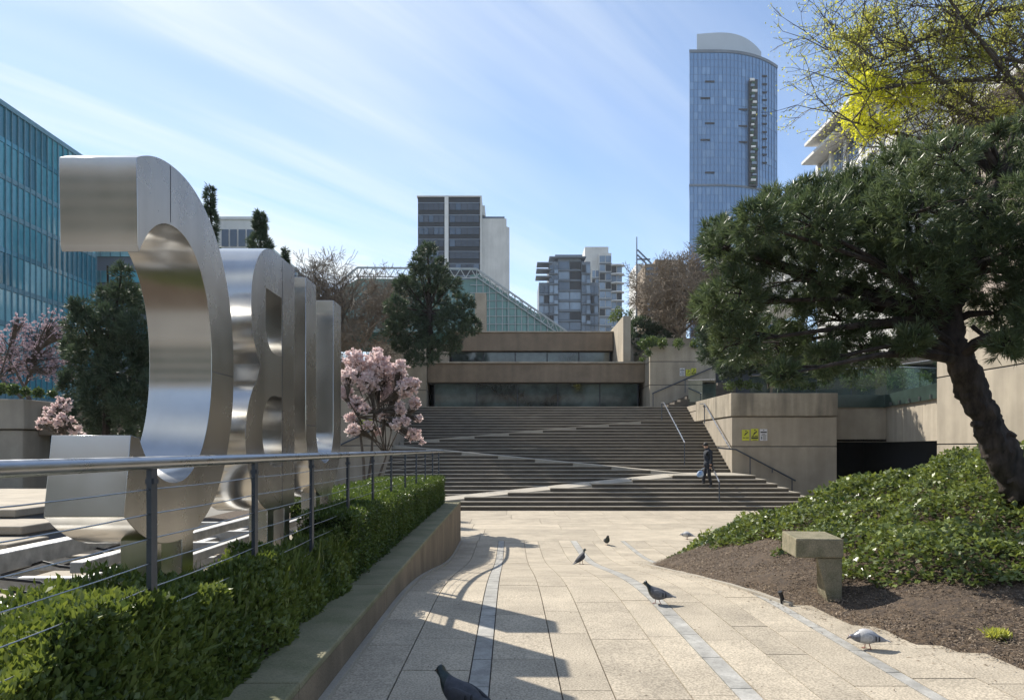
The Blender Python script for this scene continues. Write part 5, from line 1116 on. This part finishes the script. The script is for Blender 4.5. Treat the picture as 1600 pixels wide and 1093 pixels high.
# ---- spring tree at the top right
RMIN[0] = .0042
st_ = thing('spring_tree', at(1760,560,15), 'tall tree coming into yellow green leaf at the top right corner', 'tree'); mb = MB(); tips = []
b0 = at(1760,640,15); b1 = at(1735,330,15); mb.tube([b0, at(1752,480,15), b1, at(1715,150,15), at(1700,-60,15)], [.26,.22,.18,.13,.07], 9)
targets = [(1310,80),(1320,150),(1345,-20),(1400,40),(1420,165),(1470,90),(1500,-60),(1540,20),(1380,230),(1450,240),(1560,130),(1600,-80),(1330,190),(1600,60),(1350,110),(1430,-70),(1520,180),(1580,230),(1640,160),(1480,10)]
for k, (px, py) in enumerate(targets):
    yy = 15+random.uniform(-1.6, 1.6); c = at(px, py, yy); t = min(max((600-py)/700, .25), .95)*.9; a = [b1, at(1715,150,15), at(1700,0,15), at(1738,380,15)][k % 4]; m1 = a.lerp(c, .4)+Vector((0,0,.35)); m2 = a.lerp(c, .75)+Vector((random.uniform(-.2,.2), random.uniform(-.3,.3), .2)); mb.tube([a, m1, m2, c], [.07,.05,.032,.014], 6, cap=False)
    for q in range(17):
        w = [m1, m2, m2, c][random.randrange(4)].lerp(c, random.random()*.7); grow(mb, w, (random.gauss(-.4,.7), random.gauss(0,.7), random.gauss(.15,.6)), .85, .017, 1, 3, tips, .6, 3, .2, .0, (2,3), .66, 3)
mb.build('trunk', M['twig_dark'], st_)
TP = np.array([tuple(t[0]) for t in tips]); print('spring tips', len(TP))
def lobe_pts(l, k, Y):
    out = []; ks = sum(q[2]**2 for q in l)
    for (px, py, r_) in l: m = int(k*r_*r_/ks); out.append(rdir(m)*(rng.uniform(0, 1, (m, 1))**.4)*r_*Y/F+np.array(at(px, py, Y+random.uniform(-.6,.6))))
    return np.concatenate(out)
def spray(l, nsp, k, Y, size, m, name='leaf_cluster'):
    # sprays of small leaves at the ends of twigs inside each lobe
    ce = lobe_pts(l, nsp, Y); P = np.repeat(ce, k, 0)+rng.normal(0, .065, (len(ce)*k, 3)); V, Fc = leaves(P, unit(rng.normal(0, .7, P.shape)+np.array([0,0,-.15])), rng.uniform(.6, 1.2, len(P))*size, size*.55, .4)
    tag(arr_obj(name, V, Fc, m, st_), kind='stuff')
    mt = MB()
    for q in ce[::3]: q = Vector(q); mt.tube([q+Vector((random.uniform(.1,.4), 0, random.uniform(-.2,.2))), q], [.008,.003], 3, cap=False)
    tag(mt.build('twig', M['twig_dark'], st_), kind='stuff')
spray([(1348,140,26),(1375,130,22),(1335,180,22),(1365,195,22),(1400,150,24),(1340,115,14),(1425,135,20),(1350,205,14),(1440,160,14),(1390,190,16)], 330, 12, 14.4, .075, M['spring'])
spray([(1490,60,26),(1500,20,24),(1480,95,14),(1450,50,14),(1530,90,22),(1570,60,18),(1580,20,12),(1340,60,22),(1360,30,16),(1325,100,14),(1310,60,12),(1400,70,20),(1440,110,20),(1560,180,20),(1500,150,20)], 1000, 12, 15, .06, M['spring2'])
sel = TP[rng.integers(0, len(TP), 15000)]+rng.normal(0, .07, (15000, 3)); V, Fc = leaves(sel, unit(rng.normal(0, .7, sel.shape)), .055, .032, .4); tag(arr_obj('leaf_cluster', V, Fc, M['spring2'], st_), kind='stuff')
# ---- shrubs on piers and roofs
def shrub(label, P, m, L=.12, Wd=.05, name='shrub'):
    V, Fc = leaves(P, unit(rng.normal(0, .7, P.shape)+np.array([0,0,.4])), L, Wd, .3); o = arr_obj(name, V, Fc, m); tag(o, label, 'shrub')
shrub('bright leafy shrub along the top edge of the large pier', lobe_pts([(1140,603,8),(1155,600,9),(1170,602,8),(1240,601,9),(1256,602,8),(1270,603,7),(1185,604,6),(1225,603,6)], 1500, 32.6), M['shrub'])
shrub('trailing pale green shrub on the corner of the upper pier', lobe_pts([(1006,538,9),(1018,534,9),(1035,536,8),(1012,552,6),(1060,537,8),(1085,538,8),(1003,562,4)], 1200, 42.6), M['shrub'], .18, .08)
shrub('olive shrub behind the glass balustrade', lobe_pts([(1290,595,14),(1330,590,18),(1370,592,16),(1400,590,16),(1440,588,18),(1465,585,14),(1350,600,14)], 2600, 34.5), M['shrub'], .14, .06)
shrub('grey green planting along the roof edge of the low building', lobe_pts([(-20,612,9),(0,608,9),(20,609,9),(40,612,7),(60,614,8),(82,615,6)], 2600, 22.3), M['shrub'], .09, .04)
shrub('pale leafy tree crown beside the residential towers', lobe_pts([(965,490,10),(975,500,11),(958,498,7),(985,490,7)], 500, 52), M['shrub'], .2, .09)
# hedge remainder: far low greenery in front of the left conifers
shrub('dark green shrubs filling the gap left of the magnolia', lobe_pts([(240,700,20),(180,705,24),(120,700,14),(350,560,30),(300,600,30),(420,560,40),(330,460,24),(380,430,26),(430,440,24)], 5000, 24), M['needle_far'], .16, .06)

# ================================================================== light air over the whole place
hz = MB().box(-610, 610, -610, 610, -2, 186).build('haze', []); tag(hz, kind='stuff')
hm_ = bpy.data.materials.new('haze'); hm_.use_nodes = True; nt = hm_.node_tree; nt.nodes.remove(nt.nodes['Principled BSDF'])
pv = nt.nodes.new('ShaderNodeVolumePrincipled'); pv.inputs['Color'].default_value = (.88,.93,1,1); pv.inputs['Density'].default_value = .00014; pv.inputs['Anisotropy'].default_value = .2
nt.links.new(pv.outputs[0], nt.nodes['Material Output'].inputs['Volume']); hz.data.materials.append(hm_)
